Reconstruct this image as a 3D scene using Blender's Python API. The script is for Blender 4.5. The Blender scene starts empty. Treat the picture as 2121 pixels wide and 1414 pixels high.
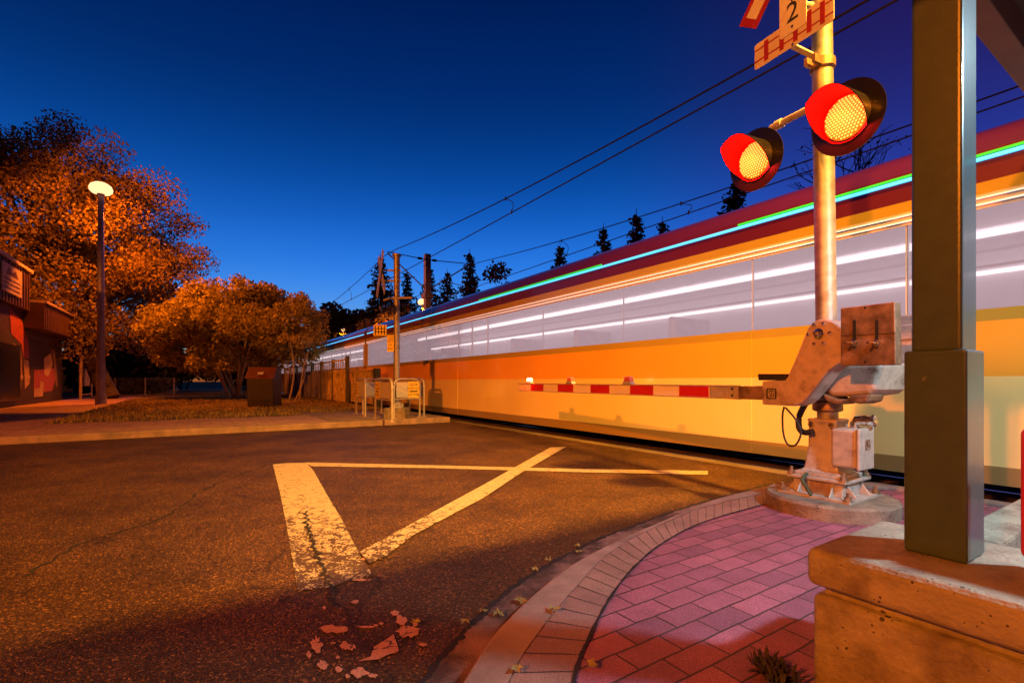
import bpy, math, random
import numpy as np
from mathutils import Vector
random.seed(7)
RNG = np.random.default_rng(7)
S = bpy.context.scene
COL = S.collection
R = math.radians
V = Vector
# ------------------------------------------------------------------ frames
T = V((-0.5429, 0.8398, 0)); N = V((0.8398, 0.5429, 0)); Z = V((0, 0, 1))
A = V((-0.447, 0.8945, 0)).normalized(); F = V((-0.8945, -0.447, 0)).normalized()
def W(s, d, z=0.0): return T*s + N*d + Z*z
def gp(px, py, z=0.0):                      # a point of the horizontal plane at height z
    Y = (1-z)*1000/(py-789); return V(((px-1060.5)/1000*Y, Y, z))
def at(px, py, Y): return V(((px-1060.5)/1000*Y, Y, 1+(789-py)/1000*Y))
def rp(px, py, P, nn):                      # a point of a vertical plane
    r = V(((px-1060.5)/1000, 1, (789-py)/1000)); o = V((0, 0, 1))
    k = (P-o).dot(nn)/r.dot(nn); return o+r*k
P0 = V((2.1, 3.6, 0.907))
def z5(x, y): return (1500+x/2.829, 600+y/2.829)

# ------------------------------------------------------------------ materials
def nd(nt, t, **k):
    n = nt.nodes.new(t)
    for a, b in k.items(): setattr(n, a, b)
    return n
MATS = {}
def mat(name, col, rough=0.6, metal=0.0, var=0.25, scale=6.0, bump=0.0, bscale=60.0, coat=0.0, spec=0.5, dirt=None, dscale=2.0, dlo=.5, dhi=.7, trans=0.0, pits=0):
    m = bpy.data.materials.new(name); m.use_nodes = True; nt = m.node_tree; L = nt.links
    b = nt.nodes['Principled BSDF']
    b.inputs['Roughness'].default_value = rough; b.inputs['Metallic'].default_value = metal
    b.inputs['Coat Weight'].default_value = coat; b.inputs['Coat Roughness'].default_value = .08
    b.inputs['Specular IOR Level'].default_value = spec
    tc = nd(nt, 'ShaderNodeTexCoord')
    nz = nd(nt, 'ShaderNodeTexNoise'); nz.inputs['Scale'].default_value = scale; nz.inputs['Detail'].default_value = 6
    L.new(tc.outputs['Object'], nz.inputs['Vector'])
    rmp = nd(nt, 'ShaderNodeValToRGB'); e = rmp.color_ramp.elements
    e[0].position = .3; e[1].position = .7
    e[0].color = (*[max(0, c*(1-var)) for c in col], 1); e[1].color = (*[min(1, c*(1+var)) for c in col], 1)
    L.new(nz.outputs['Fac'], rmp.inputs['Fac'])
    out = rmp.outputs['Color']
    if dirt:
        n2 = nd(nt, 'ShaderNodeTexNoise'); n2.inputs['Scale'].default_value = dscale; n2.inputs['Detail'].default_value = 9; n2.inputs['Roughness'].default_value = .65
        L.new(tc.outputs['Object'], n2.inputs['Vector'])
        r2 = nd(nt, 'ShaderNodeValToRGB'); r2.color_ramp.elements[0].position = dlo; r2.color_ramp.elements[1].position = dhi
        L.new(n2.outputs['Fac'], r2.inputs['Fac'])
        mx = nd(nt, 'ShaderNodeMixRGB'); L.new(r2.outputs['Color'], mx.inputs['Fac']); L.new(out, mx.inputs['Color1']); mx.inputs['Color2'].default_value = (*dirt, 1)
        out = mx.outputs['Color']
    if pits:
        vp = nd(nt, 'ShaderNodeTexVoronoi'); vp.inputs['Scale'].default_value = pits; L.new(tc.outputs['Object'], vp.inputs['Vector'])
        np_ = nd(nt, 'ShaderNodeTexNoise'); np_.inputs['Scale'].default_value = pits*.22; L.new(tc.outputs['Object'], np_.inputs['Vector'])
        sb_ = nd(nt, 'ShaderNodeMath', operation='MULTIPLY_ADD'); L.new(np_.outputs['Fac'], sb_.inputs[0]); sb_.inputs[1].default_value = -1.1; L.new(vp.outputs['Distance'], sb_.inputs[2])
        rp2 = nd(nt, 'ShaderNodeValToRGB'); rp2.color_ramp.elements[0].position = 0; rp2.color_ramp.elements[0].color = (.2, .17, .14, 1); rp2.color_ramp.elements[1].position = .02
        sf = nd(nt, 'ShaderNodeMath', operation='ADD'); L.new(sb_.outputs[0], sf.inputs[0]); sf.inputs[1].default_value = .50
        L.new(sf.outputs[0], rp2.inputs['Fac'])
        m3 = nd(nt, 'ShaderNodeMixRGB', blend_type='MULTIPLY'); m3.inputs['Fac'].default_value = 1; L.new(out, m3.inputs['Color1']); L.new(rp2.outputs['Color'], m3.inputs['Color2']); out = m3.outputs['Color']
    L.new(out, b.inputs['Base Color'])
    if bump:
        nb = nd(nt, 'ShaderNodeTexNoise'); nb.inputs['Scale'].default_value = bscale; nb.inputs['Detail'].default_value = 8
        L.new(tc.outputs['Object'], nb.inputs['Vector'])
        bp = nd(nt, 'ShaderNodeBump'); bp.inputs['Strength'].default_value = bump; bp.inputs['Distance'].default_value = .01
        L.new(nb.outputs['Fac'], bp.inputs['Height']); L.new(bp.outputs['Normal'], b.inputs['Normal'])
    if trans:
        tr = nd(nt, 'ShaderNodeBsdfTranslucent'); L.new(out, tr.inputs['Color'])
        ms = nd(nt, 'ShaderNodeMixShader'); ms.inputs['Fac'].default_value = trans
        L.new(b.outputs[0], ms.inputs[1]); L.new(tr.outputs[0], ms.inputs[2]); L.new(ms.outputs[0], nt.nodes['Material Output'].inputs['Surface'])
    MATS[name] = m; return m
def emit(name, col, st):
    m = bpy.data.materials.new(name); m.use_nodes = True; nt = m.node_tree
    b = nt.nodes['Principled BSDF']; b.inputs['Base Color'].default_value = (*col, 1)
    b.inputs['Emission Color'].default_value = (*col, 1); b.inputs['Emission Strength'].default_value = st
    MATS[name] = m; return m

def asphalt():
    m = bpy.data.materials.new('asphalt'); m.use_nodes = True; nt = m.node_tree; L = nt.links; b = nt.nodes['Principled BSDF']
    tc = nd(nt, 'ShaderNodeTexCoord')
    vo = nd(nt, 'ShaderNodeTexVoronoi'); vo.inputs['Scale'].default_value = 135; vo.inputs['Randomness'].default_value = 1
    L.new(tc.outputs['Object'], vo.inputs['Vector'])
    sp = nd(nt, 'ShaderNodeSeparateColor'); L.new(vo.outputs['Color'], sp.inputs['Color'])
    r1 = nd(nt, 'ShaderNodeValToRGB'); e = r1.color_ramp.elements
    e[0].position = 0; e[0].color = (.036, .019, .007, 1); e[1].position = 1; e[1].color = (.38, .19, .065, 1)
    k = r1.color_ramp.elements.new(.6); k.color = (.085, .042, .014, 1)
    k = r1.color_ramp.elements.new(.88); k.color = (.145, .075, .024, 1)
    L.new(sp.outputs[0], r1.inputs['Fac'])
    nz = nd(nt, 'ShaderNodeTexNoise'); nz.inputs['Scale'].default_value = 1.1; nz.inputs['Detail'].default_value = 8; nz.inputs['Roughness'].default_value = .7
    L.new(tc.outputs['Object'], nz.inputs['Vector'])
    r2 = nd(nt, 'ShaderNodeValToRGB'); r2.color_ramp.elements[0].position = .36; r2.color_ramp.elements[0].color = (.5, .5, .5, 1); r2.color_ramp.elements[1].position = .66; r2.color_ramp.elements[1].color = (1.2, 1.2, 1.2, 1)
    L.new(nz.outputs['Fac'], r2.inputs['Fac'])
    mx = nd(nt, 'ShaderNodeMixRGB', blend_type='MULTIPLY'); mx.inputs['Fac'].default_value = 1
    L.new(r1.outputs['Color'], mx.inputs['Color1']); L.new(r2.outputs['Color'], mx.inputs['Color2'])
    # tar-dark cracks
    vc = nd(nt, 'ShaderNodeTexVoronoi', feature='DISTANCE_TO_EDGE'); vc.inputs['Scale'].default_value = .55
    nw = nd(nt, 'ShaderNodeTexNoise'); nw.inputs['Scale'].default_value = 2.5; nw.inputs['Detail'].default_value = 6
    L.new(tc.outputs['Object'], nw.inputs['Vector'])
    am = nd(nt, 'ShaderNodeMixRGB', blend_type='ADD'); am.inputs['Fac'].default_value = .45
    L.new(tc.outputs['Object'], am.inputs['Color1']); L.new(nw.outputs['Color'], am.inputs['Color2']); L.new(am.outputs['Color'], vc.inputs['Vector'])
    rc = nd(nt, 'ShaderNodeValToRGB'); rc.color_ramp.elements[0].position = .0; rc.color_ramp.elements[0].color = (.25, .25, .25, 1); rc.color_ramp.elements[1].position = .006
    L.new(vc.outputs['Distance'], rc.inputs['Fac'])
    m2 = nd(nt, 'ShaderNodeMixRGB', blend_type='MULTIPLY'); m2.inputs['Fac'].default_value = .75
    L.new(mx.outputs['Color'], m2.inputs['Color1']); L.new(rc.outputs['Color'], m2.inputs['Color2'])
    L.new(m2.outputs['Color'], b.inputs['Base Color'])
    b.inputs['Roughness'].default_value = .5; b.inputs['Specular IOR Level'].default_value = .18
    n3 = nd(nt, 'ShaderNodeTexNoise'); n3.inputs['Scale'].default_value = 170; n3.inputs['Detail'].default_value = 4
    L.new(tc.outputs['Object'], n3.inputs['Vector'])
    ad = nd(nt, 'ShaderNodeMath', operation='ADD'); L.new(vo.outputs['Distance'], ad.inputs[0]); L.new(n3.outputs['Fac'], ad.inputs[1])
    bp = nd(nt, 'ShaderNodeBump', invert=True); bp.inputs['Strength'].default_value = .9; bp.inputs['Distance'].default_value = .010
    L.new(ad.outputs[0], bp.inputs['Height']); L.new(bp.outputs['Normal'], b.inputs['Normal'])
    MATS['asphalt'] = m; return m

def bricks(name, bw, bh, c1, c2, mort, uv=False, msize=.006, rot=-32.9, off=.5):
    m = bpy.data.materials.new(name); m.use_nodes = True; nt = m.node_tree; L = nt.links; b = nt.nodes['Principled BSDF']
    tc = nd(nt, 'ShaderNodeTexCoord'); mp = nd(nt, 'ShaderNodeMapping')
    if not uv: mp.inputs['Rotation'].default_value = (0, 0, R(rot))
    L.new(tc.outputs['UV' if uv else 'Object'], mp.inputs['Vector'])
    # wobble of the joints
    nw = nd(nt, 'ShaderNodeTexNoise'); nw.inputs['Scale'].default_value = 7; L.new(tc.outputs['Object'], nw.inputs['Vector'])
    sb = nd(nt, 'ShaderNodeVectorMath', operation='SUBTRACT'); L.new(nw.outputs['Color'], sb.inputs[0]); sb.inputs[1].default_value = (.5, .5, .5)
    sc = nd(nt, 'ShaderNodeVectorMath', operation='SCALE'); L.new(sb.outputs[0], sc.inputs[0]); sc.inputs['Scale'].default_value = .012
    av = nd(nt, 'ShaderNodeVectorMath', operation='ADD'); L.new(mp.outputs[0], av.inputs[0]); L.new(sc.outputs[0], av.inputs[1])
    br = nd(nt, 'ShaderNodeTexBrick'); br.offset = off; br.inputs['Scale'].default_value = 1
    br.inputs['Brick Width'].default_value = bw; br.inputs['Row Height'].default_value = bh; br.inputs['Mortar Size'].default_value = msize
    br.inputs['Mortar Smooth'].default_value = .3; br.inputs['Bias'].default_value = 0
    br.inputs['Color1'].default_value = (*c1, 1); br.inputs['Color2'].default_value = (*c2, 1); br.inputs['Mortar'].default_value = (*mort, 1)
    L.new(av.outputs[0], br.inputs['Vector'])
    nz = nd(nt, 'ShaderNodeTexNoise'); nz.inputs['Scale'].default_value = 3.0; nz.inputs['Detail'].default_value = 10; nz.inputs['Roughness'].default_value = .75; L.new(tc.outputs['Object'], nz.inputs['Vector'])
    rr = nd(nt, 'ShaderNodeValToRGB'); rr.color_ramp.elements[0].position = .3; rr.color_ramp.elements[0].color = (.55, .55, .55, 1); rr.color_ramp.elements[1].position = .7; rr.color_ramp.elements[1].color = (1.25, 1.25, 1.25, 1)
    L.new(nz.outputs['Fac'], rr.inputs['Fac'])
    ng = nd(nt, 'ShaderNodeTexNoise'); ng.inputs['Scale'].default_value = 240; ng.inputs['Detail'].default_value = 3; L.new(tc.outputs['Object'], ng.inputs['Vector'])
    rg = nd(nt, 'ShaderNodeValToRGB'); rg.color_ramp.elements[0].position = .38; rg.color_ramp.elements[0].color = (.55, .55, .55, 1); rg.color_ramp.elements[1].position = .70; rg.color_ramp.elements[1].color = (1.9, 1.9, 1.9, 1)
    L.new(ng.outputs['Fac'], rg.inputs['Fac'])
    mx = nd(nt, 'ShaderNodeMixRGB', blend_type='MULTIPLY'); mx.inputs['Fac'].default_value = .8
    L.new(br.outputs['Color'], mx.inputs['Color1']); L.new(rr.outputs['Color'], mx.inputs['Color2'])
    my = nd(nt, 'ShaderNodeMixRGB', blend_type='MULTIPLY'); my.inputs['Fac'].default_value = .8
    L.new(mx.outputs['Color'], my.inputs['Color1']); L.new(rg.outputs['Color'], my.inputs['Color2'])
    L.new(my.outputs['Color'], b.inputs['Base Color']); b.inputs['Roughness'].default_value = .62
    hs = nd(nt, 'ShaderNodeMath', operation='MULTIPLY_ADD'); L.new(br.outputs['Fac'], hs.inputs[0]); hs.inputs[1].default_value = -1.2; L.new(ng.outputs['Fac'], hs.inputs[2])
    bp = nd(nt, 'ShaderNodeBump'); bp.inputs['Strength'].default_value = .6; bp.inputs['Distance'].default_value = .006
    L.new(hs.outputs[0], bp.inputs['Height']); L.new(bp.outputs['Normal'], b.inputs['Normal'])
    MATS[name] = m; return m

def worn_paint(name, col, lo, hi):
    """road paint, chipped by traffic so that the asphalt shows; more wear towards the near end"""
    m = bpy.data.materials.new(name); m.use_nodes = True; nt = m.node_tree; L = nt.links; b = nt.nodes['Principled BSDF']
    tc = nd(nt, 'ShaderNodeTexCoord')
    n1 = nd(nt, 'ShaderNodeTexNoise'); n1.inputs['Scale'].default_value = 16; n1.inputs['Detail'].default_value = 9; n1.inputs['Roughness'].default_value = .72
    L.new(tc.outputs['Object'], n1.inputs['Vector'])
    sx = nd(nt, 'ShaderNodeSeparateXYZ'); L.new(tc.outputs['Object'], sx.inputs[0])
    mr = nd(nt, 'ShaderNodeMapRange'); mr.inputs['From Min'].default_value = lo; mr.inputs['From Max'].default_value = hi; mr.inputs['To Min'].default_value = .25; mr.inputs['To Max'].default_value = -.08
    L.new(sx.outputs['Y'], mr.inputs['Value'])
    ad = nd(nt, 'ShaderNodeMath', operation='ADD'); L.new(n1.outputs['Fac'], ad.inputs[0]); L.new(mr.outputs[0], ad.inputs[1])
    nf = nd(nt, 'ShaderNodeTexNoise'); nf.inputs['Scale'].default_value = 75; nf.inputs['Detail'].default_value = 5; L.new(tc.outputs['Object'], nf.inputs['Vector'])
    fa = nd(nt, 'ShaderNodeMath', operation='MULTIPLY_ADD'); L.new(nf.outputs['Fac'], fa.inputs[0]); fa.inputs[1].default_value = .75; L.new(ad.outputs[0], fa.inputs[2])
    nw = nd(nt, 'ShaderNodeTexNoise'); nw.inputs['Scale'].default_value = 5; nw.inputs['Detail'].default_value = 7; L.new(tc.outputs['Object'], nw.inputs['Vector'])
    wm = nd(nt, 'ShaderNodeMixRGB', blend_type='ADD'); wm.inputs['Fac'].default_value = .16; L.new(tc.outputs['Object'], wm.inputs['Color1']); L.new(nw.outputs['Color'], wm.inputs['Color2'])
    vc = nd(nt, 'ShaderNodeTexVoronoi', feature='DISTANCE_TO_EDGE'); vc.inputs['Scale'].default_value = 6.5; L.new(wm.outputs['Color'], vc.inputs['Vector'])
    lt = nd(nt, 'ShaderNodeMapRange'); lt.inputs['From Min'].default_value = .05; lt.inputs['From Max'].default_value = 0; lt.inputs['To Min'].default_value = 0; lt.inputs['To Max'].default_value = .22; L.new(vc.outputs['Distance'], lt.inputs['Value'])
    ca = nd(nt, 'ShaderNodeMath', operation='ADD'); L.new(fa.outputs[0], ca.inputs[0]); L.new(lt.outputs[0], ca.inputs[1])
    rm = nd(nt, 'ShaderNodeValToRGB'); rm.color_ramp.elements[0].position = .97; rm.color_ramp.elements[1].position = 1.0
    L.new(ca.outputs[0], rm.inputs['Fac'])
    n2 = nd(nt, 'ShaderNodeTexNoise'); n2.inputs['Scale'].default_value = 130; n2.inputs['Detail'].default_value = 4; L.new(tc.outputs['Object'], n2.inputs['Vector'])
    r2 = nd(nt, 'ShaderNodeValToRGB'); r2.color_ramp.elements[0].position = .3; r2.color_ramp.elements[0].color = (*[c*.45 for c in col], 1); r2.color_ramp.elements[1].position = .6; r2.color_ramp.elements[1].color = (*col, 1)
    L.new(n2.outputs['Fac'], r2.inputs['Fac'])
    mx = nd(nt, 'ShaderNodeMixRGB'); L.new(rm.outputs['Color'], mx.inputs['Fac']); L.new(r2.outputs['Color'], mx.inputs['Color1']); mx.inputs['Color2'].default_value = (.06, .033, .013, 1)
    L.new(mx.outputs['Color'], b.inputs['Base Color']); b.inputs['Roughness'].default_value = .6
    bp = nd(nt, 'ShaderNodeBump'); bp.inputs['Strength'].default_value = .5; bp.inputs['Distance'].default_value = .004
    L.new(n2.outputs['Fac'], bp.inputs['Height']); L.new(bp.outputs['Normal'], b.inputs['Normal'])
    MATS[name] = m; return m

# ------------------------------------------------------------------ mesh builder
class MB:
    def __init__(s): s.v = []; s.f = []; s.m = []; s.uv = None
    def add(s, vs, fs, m=0):
        o = len(s.v); s.v += [tuple(v) for v in vs]; s.f += [tuple(i+o for i in f) for f in fs]; s.m += [m]*len(fs); return s
    def obox(s, c, ax, h, m=0):
        c = V(c); vs = [c+ax[0]*(h[0]*i)+ax[1]*(h[1]*j)+ax[2]*(h[2]*k) for k in (-1, 1) for j in (-1, 1) for i in (-1, 1)]
        return s.add(vs, [(0, 2, 3, 1), (4, 5, 7, 6), (0, 1, 5, 4), (2, 6, 7, 3), (0, 4, 6, 2), (1, 3, 7, 5)], m)
    def sdbox(s, s0, s1, d0, d1, z0, z1, m=0):
        return s.obox(W((s0+s1)/2, (d0+d1)/2, (z0+z1)/2), (T, N, Z), (abs(s1-s0)/2, abs(d1-d0)/2, abs(z1-z0)/2), m)
    def quad(s, a, b, c, d, m=0): return s.add([a, b, c, d], [(0, 1, 2, 3)], m)
    def prism(s, pts, vec, m=0):
        n = len(pts); vec = V(vec)
        vs = [V(p) for p in pts]+[V(p)+vec for p in pts]
        fs = [tuple(range(n))[::-1], tuple(range(n, 2*n))]+[(i, (i+1) % n, n+(i+1) % n, n+i) for i in range(n)]
        return s.add(vs, fs, m)
    def tube(s, path, r, n=10, m=0, cap=True):
        path = [V(p) for p in path]; k = len(path); rs = r if isinstance(r, (list, tuple)) else [r]*k
        vs = []; ref = None
        for i, p in enumerate(path):
            d = (path[min(i+1, k-1)]-path[max(i-1, 0)]).normalized()
            if ref is None:
                ref = V((0, 0, 1)) if abs(d.z) < .9 else V((1, 0, 0))
            x = d.cross(ref).normalized(); y = d.cross(x).normalized(); ref = -y if False else y.cross(d).cross(d)*-1 if False else ref
            if abs(d.dot(ref)) > .98: ref = V((1, 0, 0)) if abs(d.x) < .9 else V((0, 1, 0)); x = d.cross(ref).normalized(); y = d.cross(x).normalized()
            for j in range(n):
                a = 2*math.pi*j/n; vs.append(p+x*(rs[i]*math.cos(a))+y*(rs[i]*math.sin(a)))
        fs = [(i*n+j, i*n+(j+1) % n, (i+1)*n+(j+1) % n, (i+1)*n+j) for i in range(k-1) for j in range(n)]
        if cap: fs += [tuple(range(n))[::-1], tuple((k-1)*n+j for j in range(n))]
        return s.add(vs, fs, m)
    def lathe(s, c, ax, prof, n=32, m=0):     # prof: (radius, height along ax)
        c = V(c); ax = V(ax).normalized(); ref = V((0, 0, 1)) if abs(ax.z) < .9 else V((1, 0, 0))
        x = ax.cross(ref).normalized(); y = ax.cross(x)
        vs = []; 
        for r, h in prof:
            for j in range(n):
                a = 2*math.pi*j/n; vs.append(c+ax*h+x*(r*math.cos(a))+y*(r*math.sin(a)))
        k = len(prof)
        fs = [(i*n+j, i*n+(j+1) % n, (i+1)*n+(j+1) % n, (i+1)*n+j) for i in range(k-1) for j in range(n)]
        fs += [tuple(range(n))[::-1], tuple((k-1)*n+j for j in range(n))]
        return s.add(vs, fs, m)
    def text(s, body, size, o, x, y, depth=.0015, m=0, font_space=1.0):
        cu = bpy.data.curves.new('t', 'FONT'); cu.body = body; cu.size = size; cu.align_x = 'CENTER'; cu.align_y = 'CENTER'; cu.resolution_u = 3; cu.space_character = font_space
        ob = bpy.data.objects.new('t', cu); COL.objects.link(ob); dg = bpy.context.evaluated_depsgraph_get()
        me = bpy.data.meshes.new_from_object(ob.evaluated_get(dg))
        zz = x.cross(y).normalized()
        s.add([V(o)+x*v.co.x+y*v.co.y+zz*depth for v in me.vertices], [tuple(p.vertices) for p in me.polygons], m)
        bpy.data.objects.remove(ob); bpy.data.meshes.remove(me); return s
    def build(s, name, mats, parent=None, smooth=None, bevel=0.0, seg=2, uv=None):
        if not isinstance(mats, (list, tuple)): mats = [mats]
        org = V((0, 0, 0)); p = parent
        while p is not None: org += p.location; p = p.parent
        me = bpy.data.meshes.new(name)
        me.from_pydata([(v[0]-org.x, v[1]-org.y, v[2]-org.z) for v in s.v], [], s.f)
        for q in mats: me.materials.append(q)
        if any(s.m): me.polygons.foreach_set('material_index', s.m)
        if uv is not None:
            l = me.uv_layers.new(name='UVMap')
            for lp in me.loops: l.data[lp.index].uv = uv[lp.vertex_index]
        me.update()
        if smooth is not None:
            me.shade_smooth(); me.set_sharp_from_angle(angle=R(smooth))
        o = bpy.data.objects.new(name, me); COL.objects.link(o)
        if parent is not None: o.parent = parent
        if bevel:
            b = o.modifiers.new('edge', 'BEVEL'); b.width = bevel; b.segments = seg; b.limit_method = 'ANGLE'; b.angle_limit = R(40); b.harden_normals = False
        return o
def empty(name, loc, label, cat, group=None):
    o = bpy.data.objects.new(name, None); COL.objects.link(o); o.location = loc; o.empty_display_size = .2
    return tag(o, label, cat, group)
def tag(o, label=None, cat=None, group=None, kind=None):
    if label: o['label'] = label
    if cat: o['category'] = cat
    if group: o['group'] = group
    if kind: o['kind'] = kind
    return o
def struct(o): o['kind'] = 'structure'; return o
def copy_tree(o, parent=None):
    c = o.copy(); COL.objects.link(c)
    if parent is not None: c.parent = parent
    for ch in [k for k in S.objects if k.parent == o]: copy_tree(ch, c)
    return c
def light(name, kind, loc, col, power, parent=None, radius=.1, **k):
    l = bpy.data.lights.new(name, kind); l.color = col; l.energy = power
    if kind in ('POINT', 'SPOT'): l.shadow_soft_size = radius
    for a, b in k.items(): setattr(l, a, b)
    o = bpy.data.objects.new(name, l); COL.objects.link(o)
    org = V((0, 0, 0)); p = parent
    while p is not None: org += p.location; p = p.parent
    o.location = V(loc)-org; o.parent = parent
    return o
def smoothcurve(pts, n=8):
    P = [pts[0]+(pts[0]-pts[1])]+list(pts)+[pts[-1]+(pts[-1]-pts[-2])]; out = []
    for i in range(1, len(P)-2):
        for k in range(n):
            t = k/n; a, b, c, d = P[i-1], P[i], P[i+1], P[i+2]
            out.append(.5*((2*b)+(c-a)*t+(2*a-5*b+4*c-d)*t*t+(3*b-a-3*c+d)*t**3))
    out.append(P[-2]); return out

# ------------------------------------------------------------------ the materials
asphalt()
bricks('paver', .226, .113, (.34, .11, .16), (.20, .07, .115), (.03, .018, .016), msize=.0045)
bricks('soldier', 10.0, .112, (.30, .19, .15), (.25, .15, .125), (.04, .03, .027), uv=True, off=0, msize=.0045)
bricks('far_paver', .40, .2, (.50, .30, .18), (.42, .25, .16), (.12, .08, .06))
mat('kerb_concrete', (.30, .21, .17), .8, var=.25, scale=5, bump=.5, bscale=150, dirt=(.14, .11, .09), dscale=3, dlo=.5, dhi=.75)
mat('gutter', (.20, .12, .10), .8, var=.45, scale=5, bump=.8, bscale=90, dirt=(.05, .032, .024), dscale=3.0, dlo=.44, dhi=.56)
mat('panel_concrete', (.17, .12, .07), .9, spec=.15, var=.25, scale=2, bump=.3, bscale=90, dirt=(.1, .08, .06), dscale=1.6, dlo=.45, dhi=.7)
mat('wall_concrete', (.28, .25, .18), .85, var=.2, scale=7, bump=.8, bscale=70, dirt=(.13, .10, .07), dscale=4.5, dlo=.46, dhi=.66, pits=55)
mat('foundation_concrete', (.24, .19, .14), .85, var=.3, scale=9, bump=.9, bscale=55, dirt=(.12, .1, .08), dscale=6, dlo=.5, dhi=.68, pits=50)
mat('ballast', (.06, .05, .045), .9, var=.6, scale=20, bump=1, bscale=25)
mat('soil', (.045, .032, .018), 1, spec=.05, var=.4, scale=1.5, bump=.6, bscale=12)
mat('turf', (.28, .19, .05), .95, var=.5, scale=2.5, bump=.9, bscale=18, dirt=(.06, .04, .02), dscale=1.3, dlo=.45, dhi=.6)
mat('blade', (.36, .27, .07), .8, var=.5, scale=3, trans=.3)
worn_paint('marking', (.46, .38, .26), 2.0, 4.4)
worn_paint('thin_marking', (.46, .38, .26), 2.2, 4.2)
worn_paint('flake', (.55, .28, .16), -10, -5)
mat('rail_steel', (.32, .30, .27), .22, 1, var=.2, scale=30)
mat('rail_gap', (.012, .01, .01), .8)
mat('galv', (.36, .35, .35), .5, .6, var=.22, scale=14, bump=.12, bscale=120, dirt=(.2, .15, .11), dscale=5, dlo=.52, dhi=.72)
mat('alum', (.52, .48, .44), .55, .35, var=.2, scale=18, bump=.22, bscale=90, dirt=(.24, .19, .15), dscale=9, dlo=.54, dhi=.72)
mat('cast', (.56, .46, .37), .55, .25, var=.22, scale=16, bump=.25, bscale=80, dirt=(.16, .11, .08), dscale=8, dlo=.52, dhi=.7)
mat('weight_steel', (.36, .24, .15), .5, .55, var=.4, scale=12, bump=.15, bscale=60, dirt=(.10, .06, .035), dscale=4, dlo=.45, dhi=.66)
mat('chrome', (.75, .72, .7), .18, 1, var=.1)
mat('black', (.02, .02, .02), .5, var=.3)
mat('black_gloss', (.012, .01, .01), .28, var=.3, coat=.3)
mat('rubber', (.02, .018, .018), .6)
mat('visor_red_glow', (.55, .003, .002), .6, spec=.1, var=.05)  # red lens light put into the colour of the hood's inside
mat('sign_white', (.6, .58, .56), .4, var=.05, scale=3)
mat('arm_white', (.88, .84, .76), .4, var=.05, scale=3)
mat('sign_red', (.30, .02, .02), .4, var=.1)
mat('stripe_red', (.55, .015, .015), .35, var=.1)
mat('sign_black', (.02, .02, .02), .5)
mat('sign_yellow', (.9, .62, .08), .5, var=.15)
mat('column_green', (.042, .070, .080), .32, .0, var=.12, scale=20, bump=.06, bscale=200, coat=.25, dirt=(.16, .17, .16), dscale=14, dlo=.66, dhi=.74)
mat('soffit', (.05, .035, .03), .7)
mat('red_paint', (.6, .02, .02), .4, var=.1)
mat('lamp_pole', (.34, .30, .40), .5, .3, var=.15)
mat('bark', (.075, .055, .04), .9, var=.4, scale=12, bump=.6, bscale=20)
mat('pale_bark', (.42, .34, .22), .85, var=.3, scale=12, bump=.4, bscale=25)
mat('leaf_rust', (.26, .18, .06), .75, var=.45, scale=2.2, trans=.35)
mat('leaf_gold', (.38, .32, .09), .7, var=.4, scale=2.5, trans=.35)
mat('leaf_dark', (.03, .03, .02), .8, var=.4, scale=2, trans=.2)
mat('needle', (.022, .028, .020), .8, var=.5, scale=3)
mat('fence_wood', (.46, .36, .19), .8, var=.4, scale=5, bump=.5, bscale=40, dirt=(.06, .05, .035), dscale=2)
mat('fence_post', (.14, .13, .06), .8, var=.3)
mat('gate_green', (.055, .075, .03), .7, var=.2)
mat('bin_dark', (.03, .018, .016), .55, var=.3)
mat('bin_lid', (.14, .03, .025), .5, var=.2)
mat('bld_metal', (.10, .045, .04), .5, .2, var=.15)
mat('bld_trim', (.5, .36, .22), .6)
mat('mural_dark', (.05, .03, .028), .8, var=.3)
mat('mural_red', (.38, .06, .045), .8, var=.25)
mat('mural_cream', (.5, .36, .22), .8, var=.2)
mat('mural_tan', (.3, .17, .08), .8, var=.2)
mat('mural_pink', (.36, .08, .10), .8, var=.2)
bricks('bld_brick', .22, .075, (.10, .05, .045), (.07, .035, .03), (.025, .015, .012), msize=.012)
mat('house_wall', (.55, .45, .28), .7, var=.1)
mat('house_dark', (.03, .022, .02), .8)
mat('board', (.42, .32, .22), .7, var=.15)
emit('sodium_globe', (1.0, .50, .23), 2.1)
emit('window_lamp', (1.0, .62, .18), .55)
# ------------------------------------------------------------------ camera, world
cam = bpy.data.cameras.new('camera'); co = bpy.data.objects.new('camera', cam); COL.objects.link(co)
co.location = (0, 0, 1); co.rotation_euler = (R(90), 0, 0)
cam.sensor_width = 36; cam.lens = 1000/2121*36; cam.shift_y = 82/2121; cam.clip_start = .05; cam.clip_end = 3000
S.camera = co
S.view_settings.view_transform = 'Standard'; S.view_settings.look = 'None'; S.view_settings.exposure = 0; S.view_settings.gamma = 1
S.cycles.use_denoising = True; S.cycles.max_bounces = 8; S.cycles.transparent_max_bounces = 16; S.cycles.sample_clamp_indirect = 4
S.cycles.caustics_reflective = False; S.cycles.caustics_refractive = False
wd = bpy.data.worlds.new("World"); S.world = wd; wd.use_nodes = True; nt = wd.node_tree; L = nt.links
bg = nt.nodes['Background']
sky = nd(nt, 'ShaderNodeTexSky', sky_type='NISHITA'); sky.sun_disc = False; sky.sun_elevation = R(1.0); sky.sun_rotation = R(180); sky.air_density = 1.0; sky.dust_density = .2; sky.ozone_density = 6
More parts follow.
